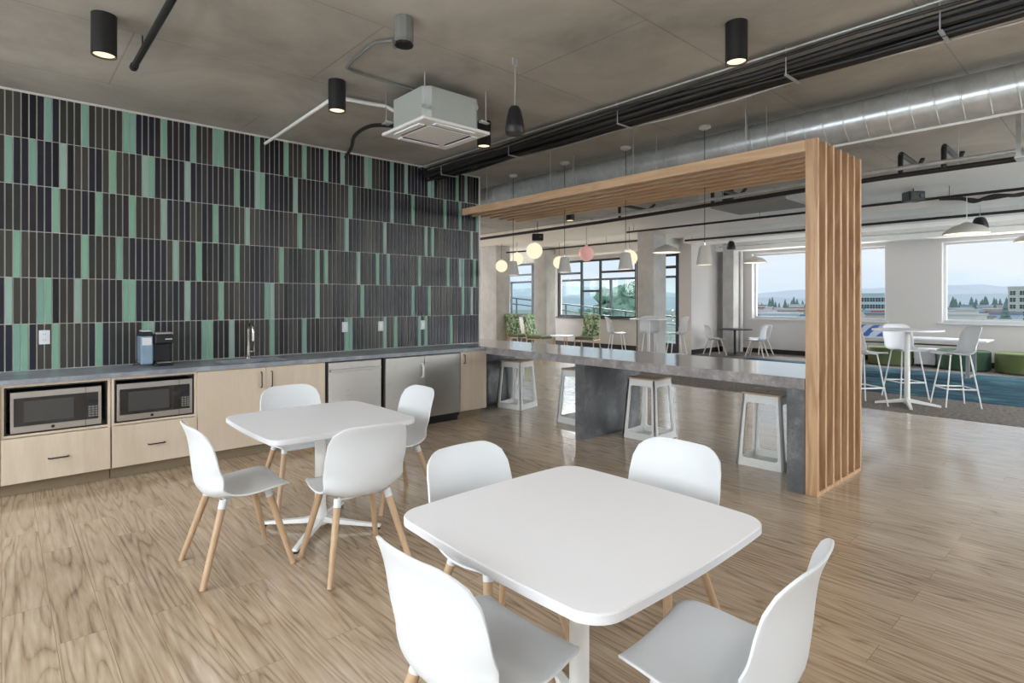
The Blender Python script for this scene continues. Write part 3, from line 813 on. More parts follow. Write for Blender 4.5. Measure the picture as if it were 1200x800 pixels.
def rrect(hw, hd, r, bulge=.0, n=8):
    out = []
    for c, (sx, sy) in enumerate(((1, -1), (1, 1), (-1, 1), (-1, -1))):
        for i in range(n+1):
            g = -PI/2+c*PI/2+PI/2*i/n
            out.append((sx*(hw-r)+r*math.cos(g), sy*(hd-r)+r*math.sin(g)))
        # bulged side to next corner
        if bulge:
            nx = ((1, 1), (-1, 1), (-1, -1), (1, -1))[c]
            a = Vector((out[-1][0], out[-1][1]))
            g = c*PI/2
            b = Vector((nx[0]*(hw-r)+r*math.cos(g), nx[1]*(hd-r)+r*math.sin(g)))
            nn = Vector((math.cos(g), math.sin(g)))
            for i in range(1, 8):
                t = i/8; out.append(tuple(a.lerp(b, t)+nn*bulge*4*t*(1-t)))
    return out
def make_table():
    t = thing('square_table', '', 'table')
    pts = rrect(.482, .482, .10, .012)
    m = MB(); n = len(pts)
    prof = [(0, .712), (0, .734), (.003, .740)]
    rings = []
    for ins, z in [(.012, .706), (.0, .712), (0, .736), (.0035, .740)]:
        rings.append([m.bm.verts.new((x*(1-ins/.49), y*(1-ins/.49), z)) for x, y in pts])
    for a, b in zip(rings, rings[1:]):
        for i in range(n): m.bm.faces.new((a[i], a[(i+1) % n], b[(i+1) % n], b[i])).material_index = 1
    m.bm.faces.new(rings[-1]).material_index = 0; m.bm.faces.new(rings[0][::-1]).material_index = 1
    obj('table_top', m, [M_lam, M_lamedge], t, smooth=.5)
    obj('pedestal', MB().lathe([(0, .09), (.036, .09), (.036, .695), (.12, .70), (.12, .706), (0, .706)], 24), M_whitem, t, smooth=SM)
    obj('base_hub', MB().lathe([(0, .03), (.05, .03), (.046, .10), (.037, .14), (0, .14)], 20), M_whitem, t, smooth=SM)
    for k in range(4):
        R = Matrix.Rotation(PI/4+k*PI/2, 4, 'Z'); m = MB()
        prof = [(.02, .036, .085, .045), (.12, .030, .062, .034), (.41, .020, .030, .014)]
        prev = None
        for x, hw, zt, zb in prof:
            ring = [m.bm.verts.new(R @ Vector(p)) for p in ((x, -hw, zb), (x, hw, zb), (x, hw*.7, zt), (x, -hw*.7, zt))]
            if prev:
                for i in range(4): m.bm.faces.new((prev[i], prev[(i+1) % 4], ring[(i+1) % 4], ring[i]))
            else: m.bm.faces.new(ring[::-1])
            prev = ring
        m.bm.faces.new(prev)
        a = obj('foot', m, M_whitem, t, bevel=.004)
        obj('glide', MB().lathe([(0, 0), (.018, 0), (.018, .016), (0, .016)], 12, tuple(R @ Vector((.39, 0, 0)))), M_black, a)
    return t
tb = make_table(); tb.location = (1.553, 1.357, 0)
tag(tb, 'white square table with rounded corners in the foreground', 'table', 'square dining tables')
dup(tb, (1.593, 3.69, 0), 0, 'white square table with pedestal base, the one farther back towards the cabinets')
for ch in tb.children:
    if ch.name.startswith('foot'): ch.rotation_euler.z = .36

# ================================================================== kitchen ceiling: lamps, air conditioner, pipes
def spot_lamp(x, y, label, z0=3.09, r=.07, grp='black cylinder ceiling spots', power=24):
    t = thing('ceiling_spot', label, 'ceiling lamp', (x, y, CZ), group=grp)
    h = CZ-z0
    obj('housing', MB().lathe([(0, 0), (r, 0), (r, -h), (r-.006, -h), (r-.008, -h+.025), (0, -h+.025)], 28), M_black, t, smooth=SM)
    obj('bulb_lens', MB().lathe([(0, -h+.006), (r-.012, -h+.010), (r-.012, -h+.02), (0, -h+.02)], 24), M_warm, t)
    l = bpy.data.lights.new('spot_light', 'SPOT'); l.energy = power; l.color = (1, .90, .80); l.spot_size = 1.9; l.spot_blend = .6; l.shadow_soft_size = .07
    o = bpy.data.objects.new('spot_light', l); COL.objects.link(o); o.parent = t; o.location = (0, 0, -h-.01)
    return t
spot_lamp(.486, 4.436, 'black cylinder ceiling lamp at the far left above the microwaves')
spot_lamp(2.069, 4.463, 'black cylinder ceiling lamp between the white pipe and the ceiling air conditioner', 3.10)
spot_lamp(3.655, 4.478, 'black cylinder ceiling lamp partly hidden behind the air conditioner', 3.10)
spot_lamp(3.588, 1.772, 'black cylinder ceiling lamp above the foreground, in front of the cable run')
spot_lamp(8.535, 7.704, 'small black cylinder ceiling lamp seen under the canopy, behind the second pendant', 3.15, .09)
spot_lamp(8.825, 4.502, 'small black cylinder ceiling lamp seen under the canopy, near the timber screen', 3.15, .09)

for x, y in ((2.05, 1.77), (.49, 1.77), (-1.1, 1.77), (-1.1, 4.45), (.49, -.95), (2.05, -.95), (3.65, -.95)):
    spot_lamp(x, y, 'black cylinder ceiling lamp outside the frame, above or behind the camera', grp='ceiling spots beyond the top edge')
t = thing('ceiling_air_conditioner', 'square ceiling cassette air conditioner with white grille and steel body', 'air conditioner', (2.82, 4.12, 2.97))
hw, hd = .345, .335
m = MB(); m.box(-hw, hw, -hd, hd, 0, .028)
obj('front_grille', m, M_whitem, t, bevel=.010)
g_ = MB(); g_.box(-.20, .20, -.20, .20, -.006, .002)
obj('intake_grille', g_, M_whitem, t, bevel=.003)
for k in range(4):
    R = Matrix.Rotation(k*PI/2, 4, 'Z')
    obj('air_flap', MB().box(-.20, .20, .245, .300, -.009, .001, 0, R), M_lam, t, bevel=.003)
    obj('air_slot', MB().box(-.19, .19, .222, .243, -.003, .0005, 0, R), M_dark, t)
m = MB(); c = .06
m.prism([(-.29+c, -.28), (.29-c, -.28), (.29, -.28+c), (.29, .28-c), (.29-c, .28), (-.29+c, .28), (-.29, .28-c), (-.29, -.28+c)], .03, .30)
obj('body', m, M_acgrey, t, bevel=.003)
obj('access_cap', MB().tube([(.22, -.283, .23), (.22, -.279, .23)], .03, 18), M_galv, t)
for sx in (-1, 1):
    for sy in (-1, 1):
        obj('hanger_rod', MB().tube([(sx*.315, sy*.305, .10), (sx*.315, sy*.305, CZ-2.97)], .005, 8).box(sx*.315-.03, sx*.315+.03, sy*.305-.02, sy*.305+.02, .10, .108).box(sx*.30-.03, sx*.30+.03, sy*.285-.02, sy*.285+.02, .108, .125), M_galv, t)

def smoothpath(pts, n=6): 
    return [tuple(p) for p in catmull([Vector(p) for p in pts], n)]
t = thing('junction_box', 'round galvanised ceiling box near the top edge, left of centre', 'junction box', (1.93, 3.18, CZ))
obj('box_body', MB().lathe([(0, 0), (.060, 0), (.062, -.15), (.055, -.155), (.055, -.165), (0, -.165)], 10), M_boxgrey, t, smooth=.4)
obj('box_cover', MB().lathe([(0, -.165), (.060, -.165), (.060, -.18), (0, -.18)], 10), M_blkh, t)
zc = CZ-.018
cnd = obj('conduit', MB().tube([(1.935, 3.25, CZ-.13), (1.99, 3.40, CZ-.10), (2.02, 3.47, zc), (1.95, 3.56, zc), (1.94, 3.64, zc), (1.965, 3.98, zc), (1.99, 4.12, zc), (2.06, 4.15, zc), (2.72, 4.17, zc), (2.76, 4.17, zc-.03)], .0105, 8), M_boxgrey, smooth=SM)
tag(cnd, 'thin grey conduit bending from the ceiling box to the air conditioner', 'conduit')
tag(obj('drain_pipe', MB().tube([(2.17, 6.49, 3.27), (2.17, 4.86, 3.31), (2.26, 4.70, 3.31), (2.50, 4.66, 3.31), (2.60, 4.60, 3.30), (2.66, 4.52, 3.24), (2.66, 4.46, 3.18)], .0165, 10), M_whitem, smooth=SM),
    'white pipe running from the tiled wall past a spot lamp to the air conditioner', 'pipe')
tag(obj('sprinkler_pipe', MB().tube([(.72, 2.2, 3.24), (.72, 4.92, 3.24)], .022, 12).tube([(.72, 4.90, 3.24), (.72, 4.96, 3.24)], .027, 12).tube([(.72, 4.6, 3.24), (.72, 4.6, CZ)], .005, 8), M_blkpipe, smooth=SM),
    'dark sprinkler pipe ending near the leftmost ceiling spot', 'pipe')
tag(obj('refrigerant_hose', MB().tube(smoothpath([(3.12, 6.49, 3.28), (2.98, 6.05, 3.29), (2.80, 5.6, 3.29), (2.72, 5.1, 3.26), (2.78, 4.7, 3.18), (2.80, 4.42, 3.12)]), .02, 10), M_blkpipe, smooth=SM),
    'black insulated hose from the air conditioner to the tiled wall', 'hose')
# hanging speakers
def speaker(x, y, ztop, zbot, r, label, drop_to=CZ):
    t = thing('pendant_speaker', label, 'speaker', (x, y, zbot), group=None)
    h = ztop-zbot
    obj('cabinet', MB().lathe([(0, h), (r*.45, h*.98), (r*.68, h*.85), (r*.9, h*.5), (r, h*.2), (r, h*.05), (r*.93, 0), (0, 0)], 24), M_black, t, smooth=SM)
    obj('grille', MB().lathe([(r*1.01, h*.24), (r*1.015, h*.06), (r*.9, -.002)], 24), plain('speaker_grille', srgb(46,46,48), .5), t, smooth=SM)
    obj('hanging_cable', MB().tube([(0, 0, h), (.006, 0, h+(drop_to-ztop)*.5), (0, 0, drop_to-zbot-.05)], .004, 6), M_galv, t)
    obj('ceiling_hook', MB().tube([(-.02, 0, drop_to-zbot), (-.02, 0, drop_to-zbot-.05), (.02, 0, drop_to-zbot-.05), (.02, 0, drop_to-zbot)], .006, 6), M_galv, t)
speaker(2.87, 3.15, 2.99, 2.78, .072, 'black bell-shaped pendant speaker on a cable right of the air conditioner')
speaker(12.58, 1.84, 2.98, 2.78, .12, 'black pendant speaker behind the wide dome lamp near the right edge')
speaker(14.37, 7.24, 3.12, 2.90, .11, 'small black pendant speaker before the concrete column at the window wall')

# cable run above the bar
t = thing('cable_run', 'thick run of black pipes and cables hung below the concrete ceiling', 'cable run', (4.3, 3.0, 3.2))
import random as _r
_r.seed(4)
for i, (x, z, r) in enumerate([(-.13, .075, .012), (-.08, .05, .022), (-.045, .015, .030), (.0, .04, .026), (.03, -.01, .028), (.07, .02, .026), (.105, -.012, .020), (-.01, -.03, .016)]):
    pts = [(x+_r.uniform(-.013, .013), y, z+_r.uniform(-.012, .012)) for y in [-6.8+k*.72 for k in range(15)]]
    pts[-1] = (pts[-1][0], 3.46, pts[-1][2])
    obj('cable', MB().tube(pts, r, 8), M_blkpipe, t, smooth=SM)
obj('conduit', MB().tube([(-.15, -6.9, .11), (-.15, 3.46, .11)], .008, 8), M_galv, t, smooth=SM)
pts = [(.14+.02*math.sin(k*1.3), -6.8+k*.6, -.03+.012*math.cos(k*2.1)) for k in range(17)]
obj('loose_cable', MB().tube(pts, .008, 8), M_galv, t, smooth=SM)
for y in (-5.2, -3.4, -2.2, -1.3, .2, 1.7, 3.0):
    obj('hanger', MB().box(-.11, .13, y-.012, y+.012, -.052, -.046).tube([(-.11, y, -.05), (-.11, y, .15)], .004, 6).tube([(.13, y, -.05), (.13, y, .15)], .004, 6), M_galv, t)

# spiral duct
DX, DZ, DR = 5.68, 3.13, .175
m = MB()
seg = 32
prof = []
y = -4.0
while y < 13.0:
    prof += [(DR, y), (DR, y+.150), (DR+.0035, y+.153), (DR+.0035, y+.160), (DR, y+.163)]
    y += .165
rings = []
for r, yy in prof:
    rings.append([m.bm.verts.new((r*math.cos(2*PI*k/seg), yy + .028*math.sin(2*PI*k/seg+.6), r*math.sin(2*PI*k/seg))) for k in range(seg)])
for a, b in zip(rings, rings[1:]):
    for k in range(seg): m.bm.faces.new((a[k], a[(k+1) % seg], b[(k+1) % seg], b[k]))
m.bm.faces.new(rings[0][::-1]); m.bm.faces.new(rings[-1])
t = thing('spiral_duct', 'large round galvanised spiral duct running above the timber canopy', 'duct', (DX, 0, DZ))
obj('duct_tube', m, M_galv, t, smooth=.5)
for y in (-1.5, .35, 2.6, 4.9, 7.2, 9.4):
    obj('strap', MB().lathe([(DR+.009, -.015), (DR+.009, .015)], 32), M_galv, t, smooth=SM).matrix_local = Matrix.Translation((0, y, 0)) @ Matrix.Rotation(PI/2, 4, 'X')
    obj('hanger_rod', MB().tube([(-DR-.02, y, 0), (-DR-.02, y, CZ-DZ)], .004, 6).box(-DR-.03, -DR, y-.012, y+.012, -.01, .01), M_galv, t)
tag(obj('white_conduit', MB().tube([(5.60, -3.9, 2.925), (5.60, 2.4, 2.925)], .011, 8), M_whitem, smooth=SM), 'thin white conduit passing under the spiral duct, right of the timber screen', 'conduit')

# strut post at the right edge
t = thing('strut_post', 'perforated steel strut posts hanging from the ceiling at the right edge', 'strut post', (7.35, .78, 2.93))
for dx, dy in ((0, 0), (.10, -.10)):
    obj('channel', MB().box(dx-.02, dx+.02, dy-.02, dy+.02, 0, CZ-2.93), M_galv, t)
obj('cross_arm', MB().box(-.03, .16, -.16, .03, -.02, .0), M_galv, t)
for k in range(2):
    obj('conduit', MB().tube([(0+k*.03, -.05-k*.03, -.02), (.10+k*.03, -.30, -.10), (.25, -.9-k*.04, -.10)], .010, 8), M_whitem, t, smooth=SM)

# far pipes
def pipe(name, pts, r, label, mat=M_blkpipe, rods=(), rx=0):
    m = MB().tube(pts, r, 10)
    for x, y, z in rods: m.tube([(x, y, z), (x, y, CZ-.004)], .004, 6)
    return tag(obj(name, m, mat, smooth=SM), label, 'pipe')
t = thing('sprinkler_main', 'long black main pipe with elbows crossing behind the timber screen below the concrete', 'pipe', (7.66, 2.0, 2.965))
def rel(P): return [(a-7.66, b-2.0, c-2.965) for a, b, c in P]
obj('main_pipe', MB().tube(rel([(7.63, -3.9, 2.965), (7.66, 2.0, 2.965), (8.10, 6.67, 2.96), (8.3, 13, 2.96)]), .030, 10), M_blkpipe, t, smooth=SM)
for x, y in ((7.66, -1), (7.66, 1.3), (7.9, 4.5), (8.2, 9)): obj('hanger_rod', MB().tube(rel([(x, y, 2.98), (x, y, CZ-.004)]), .004, 6), M_galv, t)
for x, y in ((7.66, 1.83), (7.62, 1.42), (8.05, 6.1), (7.86, 4.25)):
    obj('elbow_pipe', MB().tube(rel([(x, y, 2.97), (x, y, 3.185), (x+.03, y, 3.215), (x+.9, y+.02, 3.215), (x+1.1, y+.02, CZ-.004)]), .026, 10), M_blkpipe, t, smooth=SM)
pipe('grey_pipe', [(7.50, -3.9, 3.02), (7.52, 2.0, 3.02), (7.96, 6.67, 3.01)], .022, 'grey pipe lying parallel to the long black main pipe', M_galv, rods=[(7.51, 0, 3.03), (7.7, 4, 3.03)])
# dark lines under the painted ceiling
pipe('ceiling_pipe', [(11.1, -3.9, 3.17), (11.1, 8.2, 3.17)], .022, 'dark pipe under the white ceiling, nearest row beyond the main pipe', rods=[(11.1, y, 3.17) for y in (-1, 2, 5, 8)])
pipe('ceiling_pipe', [(13.7, -3.9, 3.16), (13.7, 8.2, 3.16)], .028, 'dark pipe under the white ceiling, middle row before the windows', rods=[(13.7, y, 3.17) for y in (-1, 2, 5, 8)])
pipe('ceiling_pipe', [(15.55, -3.9, 3.10), (15.55, 8.2, 3.10)], .025, 'dark pipe under the white ceiling, last row before the window wall', M_galv, rods=[(15.55, y, 3.1) for y in (-1, 2, 5, 8)])
pipe('ceiling_pipe', [(12.6, 8.8, 3.14), (12.6, 13, 3.14), (12.0, 17, 3.14)], .025, 'dark pipe crossing the lounge ceiling before the dark-framed windows', rods=[(12.6, 10, 3.14)])
struct('trim_7', MB().box(10.1, 11.3, 4.1, 5.5, 3.30, CZ-.001), plain('ceiling_recess_shade', srgb(150,148,144), .7))  # flat grey sheet; its colour stands for the shade in a ceiling opening
# cable bundle near dome lamp
tag(obj('wire_bundle', MB().tube(smoothpath([(12.0, 2.3, 3.29), (12.1, 2.0, 3.26), (12.15, 1.85, 3.20), (12.2, 1.6, 3.27), (12.3, 1.3, 3.25), (12.3, 1.0, 3.30)]), .03, 8).tube(smoothpath([(12.0, 2.1, 3.3), (12.15, 1.9, 3.25), (12.2, 1.7, 3.22), (12.3, 1.2, 3.28)]), .02, 8), M_blkpipe, smooth=SM),
    'bundle of black wires clipped to the ceiling above the dome lamp', 'wires')
def box_spk(x, y, z, label):
    t = thing('ceiling_projector', label, 'projector', (x, y, z), rz=yaw-PI/2)
    obj('case', MB().box(-.13, .13, -.10, .10, -.08, .08), M_black, t, bevel=.02)
    obj('lens', MB().tube([(.06, -.10, 0), (.06, -.115, 0)], .03, 16), plain('lens_grey', srgb(90,90,96), .15), t)
    obj('mount_rod', MB().tube([(0, 0, .08), (0, 0, CZ-z)], .008, 8), M_black, t)
box_spk(11.0, 2.45, 3.22, 'black box-shaped unit on the white ceiling right of the timber screen')
box_spk(9.15, 9.26, 2.99, 'black box-shaped unit hanging above the round globe lamp')

# ================================================================== pendants
def cone_pendant(x, y, label):
    t = thing('pendant_lamp', label, 'pendant lamp', (x, y, 1.90), group='grey bell pendants over the bar')
    obj('shade', MB().lathe([(0, .205), (.045, .20), (.056, .19), (.088, .0), (.083, .0), (.052, .185), (0, .195)], 28), M_shade, t, smooth=SM)
    obj('diffuser', MB().lathe([(0, .004), (.080, .004), (.080, .012), (0, .012)], 24), M_dome_in, t)
    obj('stem', MB().tube([(0, 0, .20), (0, 0, .235)], .008, 8), M_galv, t)
    obj('cord', MB().tube([(0, 0, .22), (0, 0, CZ-1.90-.02)], .0035, 6), M_black, t)
    obj('canopy_cap', MB().lathe([(0, CZ-1.90), (.062, CZ-1.90), (.062, CZ-1.92), (.02, CZ-1.94), (0, CZ-1.94)], 20), M_whitem, t, smooth=SM)
for x, y, lab in ((5.50, 6.07, 'grey bell-shaped pendant nearest the tiled wall'), (5.50, 5.06, 'grey bell-shaped pendant, second from the tiled wall'),
                  (5.50, 4.08, 'grey bell-shaped pendant in front of the wide dark-framed window, third from the tiled wall'), (5.46, 3.04, 'grey bell-shaped pendant nearest the timber screen')):
    cone_pendant(x, y, lab)
def dome_pendant(x, y, zb, label, r=.32):
    t = thing('dome_lamp', label, 'pendant lamp', (x, y, zb), group='wide dome lamps')
    obj('shade', MB().lathe([(0, .20), (.05, .195), (.10, .165), (r*.62, .13), (r*.85, .08), (r, .02), (r, 0), (r-.01, 0), (r*.8, .075), (.1, .15), (0, .16)], 36), M_shade, t, smooth=SM)
    obj('diffuser', MB().lathe([(0, .006), (r-.02, .006), (r-.02, .014), (0, .014)], 32), M_dome_in, t)
    obj('rod', MB().tube([(0, 0, .19), (0, 0, CZ-zb-.004)], .006, 8), M_whitem, t)
dome_pendant(12.03, 1.93, 2.65, 'wide grey dome lamp with glowing underside hanging before the wall pier by the rightmost window', .33)
dome_pendant(15.6, 1.42, 2.74, 'grey dome lamp cut by the right edge of the photo', .32)
dome_pendant(16.0, 7.35, 2.62, 'small dome lamp hanging in front of the bigger sky window near the column', .32)
dome_pendant(11.78, 7.55, 2.68, 'dome lamp in front of the thick concrete column', .33)
def globe(x, y, z, r, mat, label):
    t = thing('globe_lamp', label, 'pendant lamp', (x, y, z), group='globe lamps in the lounge')
    m = bmesh.new(); bmesh.ops.create_uvsphere(m, u_segments=28, v_segments=18, radius=r)
    obj('globe', m, mat, t, smooth=0)
    obj('fitting', MB().lathe([(0, r+.03), (.035, r+.03), (.035, r-.02), (0, r-.02)], 14), M_whitem, t)
    obj('cord', MB().tube([(0, 0, r), (0, 0, CZ-z)], .005, 6), M_black, t)
    return t
globe(9.79, 10.02, 2.77, .20, M_globe, 'large glowing cream globe lamp, the biggest and nearest one')
globe(11.9, 12.95, 2.84, .19, M_globe, 'glowing globe lamp just behind the pendant nearest the tiled wall')
globe(11.8, 13.57, 2.64, .19, M_globe, 'glowing globe lamp half hidden by the grey column at the end of the tiles')
globe(12.8, 12.0, 2.72, .19, M_globe, 'glowing globe lamp peeking out behind the second bell pendant')
globe(11.4, 8.35, 2.58, .20, M_globe, 'glowing globe lamp peeking out behind the third bell pendant')
globe(10.75, 9.16, 2.70, .19, M_pink, 'pink glass globe lamp between the second and third bell pendants')

# ================================================================== far furniture
M_seatw = plain('off_white_shell', srgb(222,212,206), .45)
def make_bar_chair():
    t = thing('bar_chair', '', 'bar chair')
    sh = obj('seat_shell', shell_mesh(.31), M_white, t, smooth=0, solid=.009)
    for sx in (-1, 1):
        for sy in (-1, 1):
            obj('leg', MB().tube([(sx*.13, sy*.12, .745), (sx*.22, sy*.22, 0)], .010, 8), M_whitem, t, smooth=SM)
    z = .26; k = .22-.09*(z/.745)+.0
    k = .13+(.22-.13)*(1-z/.745)
    obj('footrest', MB().tube([(-k, -k, z), (k, -k, z), (k, k, z), (-k, k, z), (-k, -k, z)], .008, 8), M_whitem, t)
    obj('seat_frame', MB().box(-.13, .13, .10, .12, .735, .745).box(-.13, .13, -.12, -.10, .735, .745), M_whitem, t)
    return t
bc = make_bar_chair()
def bc_at(x, y, face, label, group, first=[True]):
    rz = math.radians(face)-PI/2
    if first[0]:
        first[0] = False; bc.location = (x, y, .007); bc.rotation_euler = (0, 0, rz); return tag(bc, label, 'bar chair', group)
    return dup(bc, (x, y, .007), rz, label, 'bar chair', group)
gh = 'bar chairs at the round high table on the carpet'
bc_at(10.28, 1.78, 125, 'tall white bar chair facing left, at the round high table before the rug', gh)
bc_at(10.55, 2.46, 228, 'tall white bar chair behind the pole of the round high table', gh)
bc_at(9.42, 2.72, -35, 'tall white bar chair half hidden by the timber screen', gh)
def high_table(x, y, label, zt=1.11, r=.44, mat=None):
    t = thing('high_table', label, 'high table', (x, y, .004))
    obj('table_top', MB().lathe([(0, zt), (r, zt), (r, zt-.022), (0, zt-.022)], 40), M_lam, t, smooth=.5)
    obj('pole', MB().lathe([(0, .03), (.045, .03), (.036, .12), (.034, zt-.02), (0, zt-.02)], 18), M_whitem, t, smooth=SM)
    for k in range(4):
        g = math.radians(20)+k*PI/2
        R = Matrix.Rotation(g, 4, 'Z'); m = MB(); prev = None
        for xx, hw, zt_, zb in ((.02, .034, .10, .05), (.40, .018, .028, .0)):
            ring = [m.bm.verts.new(R @ Vector(p)) for p in ((xx, -hw, zb), (xx, hw, zb), (xx, hw*.7, zt_), (xx, -hw*.7, zt_))]
            if prev:
                for i in range(4): m.bm.faces.new((prev[i], prev[(i+1) % 4], ring[(i+1) % 4], ring[i]))
            else: m.bm.faces.new(ring[::-1])
            prev = ring
        m.bm.faces.new(prev); obj('foot', m, M_whitem, t)
    return t
high_table(9.81, 2.26, 'round white high table on the grey carpet right of the timber screen')
high_table(11.3, 7.72, 'round white high table in front of the thick concrete column')
gl = 'bar chairs at the round high table by the thick column'
bc_at(10.82, 8.28, -40, 'white bar chair on the window side of the high table by the column', gl)
bc_at(11.75, 8.0, 215, 'white bar chair in front of the thick concrete column', gl)
bc_at(11.83, 7.31, 140, 'white bar chair at the high table, right of the thick concrete column', gl)

# cafe table
t = thing('cafe_table', 'small black pedestal cafe table in front of the corner column', 'cafe table', (15.4, 7.65, 0))
obj('table_top', MB().lathe([(0, .745), (.46, .745), (.46, .72), (0, .72)], 36), M_black, t, smooth=.5)
obj('pole', MB().lathe([(0, .02), (.035, .02), (.035, .72), (0, .72)], 14), M_black, t, smooth=SM)
obj('base_plate', MB().lathe([(0, .028), (.26, .022), (.27, .016), (0, .016)], 28), M_black, t)
gc = 'white shell chairs at the black cafe table'
pale_leg = plain('pale_leg', srgb(214,204,194), .5)
c1 = chair_at(14.95, 8.02, -40, 'white shell chair left of the black cafe table', gc)
c2 = chair_at(15.75, 7.08, 150, 'white shell chair right of the black cafe table, the one nearer the window', gc)
c3 = chair_at(15.50, 7.10, 100, 'white shell chair beside the black cafe table, overlapped by its neighbour', gc)
c2.location = (16.02, 7.20, 0); c3.location = (15.30, 6.98, 0)
for c in (c1, c2, c3):
    for ch in c.children:
        if ch.name.startswith('leg'):
            ch.data = ch.data.copy(); ch.data.materials[0] = pale_leg
    for ch in c.children: ch.location.z += .016

# lounge chairs
def leafy():
    m, nt, N, L, B = base('leaf_print_fabric')
    tc = N.new('ShaderNodeTexCoord'); v = N.new('ShaderNodeTexVoronoi'); v.inputs['Scale'].default_value = 20
    L.new(tc.outputs['Object'], v.inputs['Vector'])
    r = N.new('ShaderNodeValToRGB'); r.color_ramp.interpolation = 'CONSTANT'; e = r.color_ramp.elements
    e[0].position = 0; e[0].color = srgb(200,206,190); e[1].position = .3; e[1].color = srgb(122,156,108)
    q = e.new(.55); q.color = srgb(74,110,72); q = e.new(.75); q.color = srgb(152,178,130)
    sp = N.new('ShaderNodeSeparateColor'); L.new(v.outputs['Color'], sp.inputs[0]); L.new(sp.outputs[0], r.inputs['Fac'])
    L.new(r.outputs['Color'], B.inputs['Base Color']); B.inputs['Roughness'].default_value = .85
    return m
M_leafy = leafy(); M_green = plain('olive_fabric', srgb(112,120,94), .9); M_pwood = wood('pale_oak', srgb(200,176,150), srgb(222,202,178), 'Z', 12, .1, 3)
def make_lounge():
    t = thing('lounge_chair', '', 'lounge chair')
    T = Matrix.Translation((0, -.27, .42)) @ Matrix.Rotation(math.radians(-12), 4, 'X')
    obj('back_cushion', MB().box(-.27, .27, -.05, .05, .0, .70, 0, Matrix.Translation((0, -.27, .42)) @ Matrix.Rotation(math.radians(12), 4, 'X')), M_leafy, t, bevel=.035)
    obj('seat_cushion', MB().box(-.29, .29, -.24, .32, .36, .46), M_green, t, bevel=.03)
    for sx in (-1, 1):
        obj('leg', MB().tube([(sx*.29, .28, .40), (sx*.31, .32, 0)], .018, 8), M_pwood, t)
        obj('leg', MB().tube([(sx*.29, -.34, .60), (sx*.29, -.22, .36), (sx*.31, -.36, 0)], .018, 8), M_pwood, t)
        obj('side_rail', MB().tube([(sx*.30, -.28, .35), (sx*.30, .30, .35)], .016, 8), M_pwood, t)
    return t
lc = make_lounge(); lc.location = (13.25, 11.25, 0); lc.rotation_euler = (0, 0, math.radians(200)-PI/2)
tag(lc, 'leaf-print high-backed chair standing alone below the wide dark-framed window', 'lounge chair', 'leaf-print chairs in the lounge')
dup(lc, (12.45, 12.55, 0), math.radians(-80)-PI/2, 'leaf-print high-backed chair left of the round coffee table')
dup(lc, (12.55, 13.55, 0), math.radians(-95)-PI/2, 'leaf-print high-backed chair closest to the grey column at the end of the tiled wall')
def small_table(x, y, label, r=.36, z=.48):
    t = thing('coffee_table', label, 'coffee table', (x, y, 0))
    obj('table_top', MB().lathe([(0, z), (r, z), (r, z-.025), (0, z-.025)], 32), M_lam, t, smooth=.5)
    for k in range(3):
        g = k*2*PI/3+.4
        obj('leg', MB().tube([(.22*math.cos(g), .22*math.sin(g), z-.025), (.28*math.cos(g), .28*math.sin(g), 0)], .016, 8), M_pwood, t)
small_table(12.75, 11.85, 'small round white coffee table between the leaf-print chairs')
t = thing('side_cabinet', 'small open wooden side cabinet against the lounge windows', 'side cabinet', (13.9, 16.0, 0))
obj('body', MB().box(-.25, .25, -.35, .35, .08, .12).box(-.25, .25, -.35, .35, .66, .70).box(-.25, .25, -.35, -.32, .12, .66).box(-.25, .25, .32, .35, .12, .66).box(.22, .25, -.32, .32, .12, .66), M_pwood, t)
for sx in (-.2, .2):
    for sy in (-.3, .3): obj('leg', MB().tube([(sx, sy, 0), (sx, sy, .08)], .02, 8), M_pwood, t)

# long desk, with box and papers
t = thing('long_desk', 'long white rectangular desk with grey metal legs before the windows', 'desk', (14.45, 3.6, .007))
obj('desk_top', MB().box(-.42, .42, -1.65, 1.65, .715, .745), M_lam, t, bevel=.003)
M_greym = plain('grey_metal', srgb(150,152,154), .4, .3)
for y in (-1.35, 1.35):
    for x in (-.33, .33):
        obj('leg', MB().box(x-.03, x+.03, y-.03, y+.03, .02, .69), M_greym, t)
    obj('foot', MB().box(-.40, .40, y-.035, y+.035, 0, .02), M_greym, t)
    obj('cross_rail', MB().box(-.36, .36, y-.03, y+.03, .69, .715), M_black, t)
obj('cable_tray', MB().box(-.10, .10, -1.2, 1.2, .60, .62), M_black, t)
m_, nt, N, L, B = base('blue_white_box')
tc = N.new('ShaderNodeTexCoord'); wv = N.new('ShaderNodeTexWave'); wv.inputs['Scale'].default_value = 2.2; wv.bands_direction = 'DIAGONAL'; wv.inputs['Distortion'].default_value = 1.5
L.new(tc.outputs['Object'], wv.inputs['Vector']); r_ = N.new('ShaderNodeValToRGB'); r_.color_ramp.elements[0].color = srgb(66,102,168); r_.color_ramp.elements[1].color = srgb(196,206,226); r_.color_ramp.elements[0].position = .4; r_.color_ramp.elements[1].position = .55
L.new(wv.outputs['Color'], r_.inputs['Fac']); L.new(r_.outputs['Color'], B.inputs['Base Color'])
t = thing('carton', 'open blue and white carton on the long desk behind the high table', 'box', (14.35, 3.95, .752), rz=.2)
obj('carton_body', MB().box(-.15, .15, -.24, .24, 0, .02).box(-.15, -.14, -.24, .24, .02, .24).box(.14, .15, -.24, .24, .02, .24).box(-.14, .14, -.24, -.23, .02, .24).box(-.14, .14, .23, .24, .02, .24), m_, t)
obj('flap', MB().box(-.15, .15, -.31, -.24, .235, .24), M_lamedge, t)

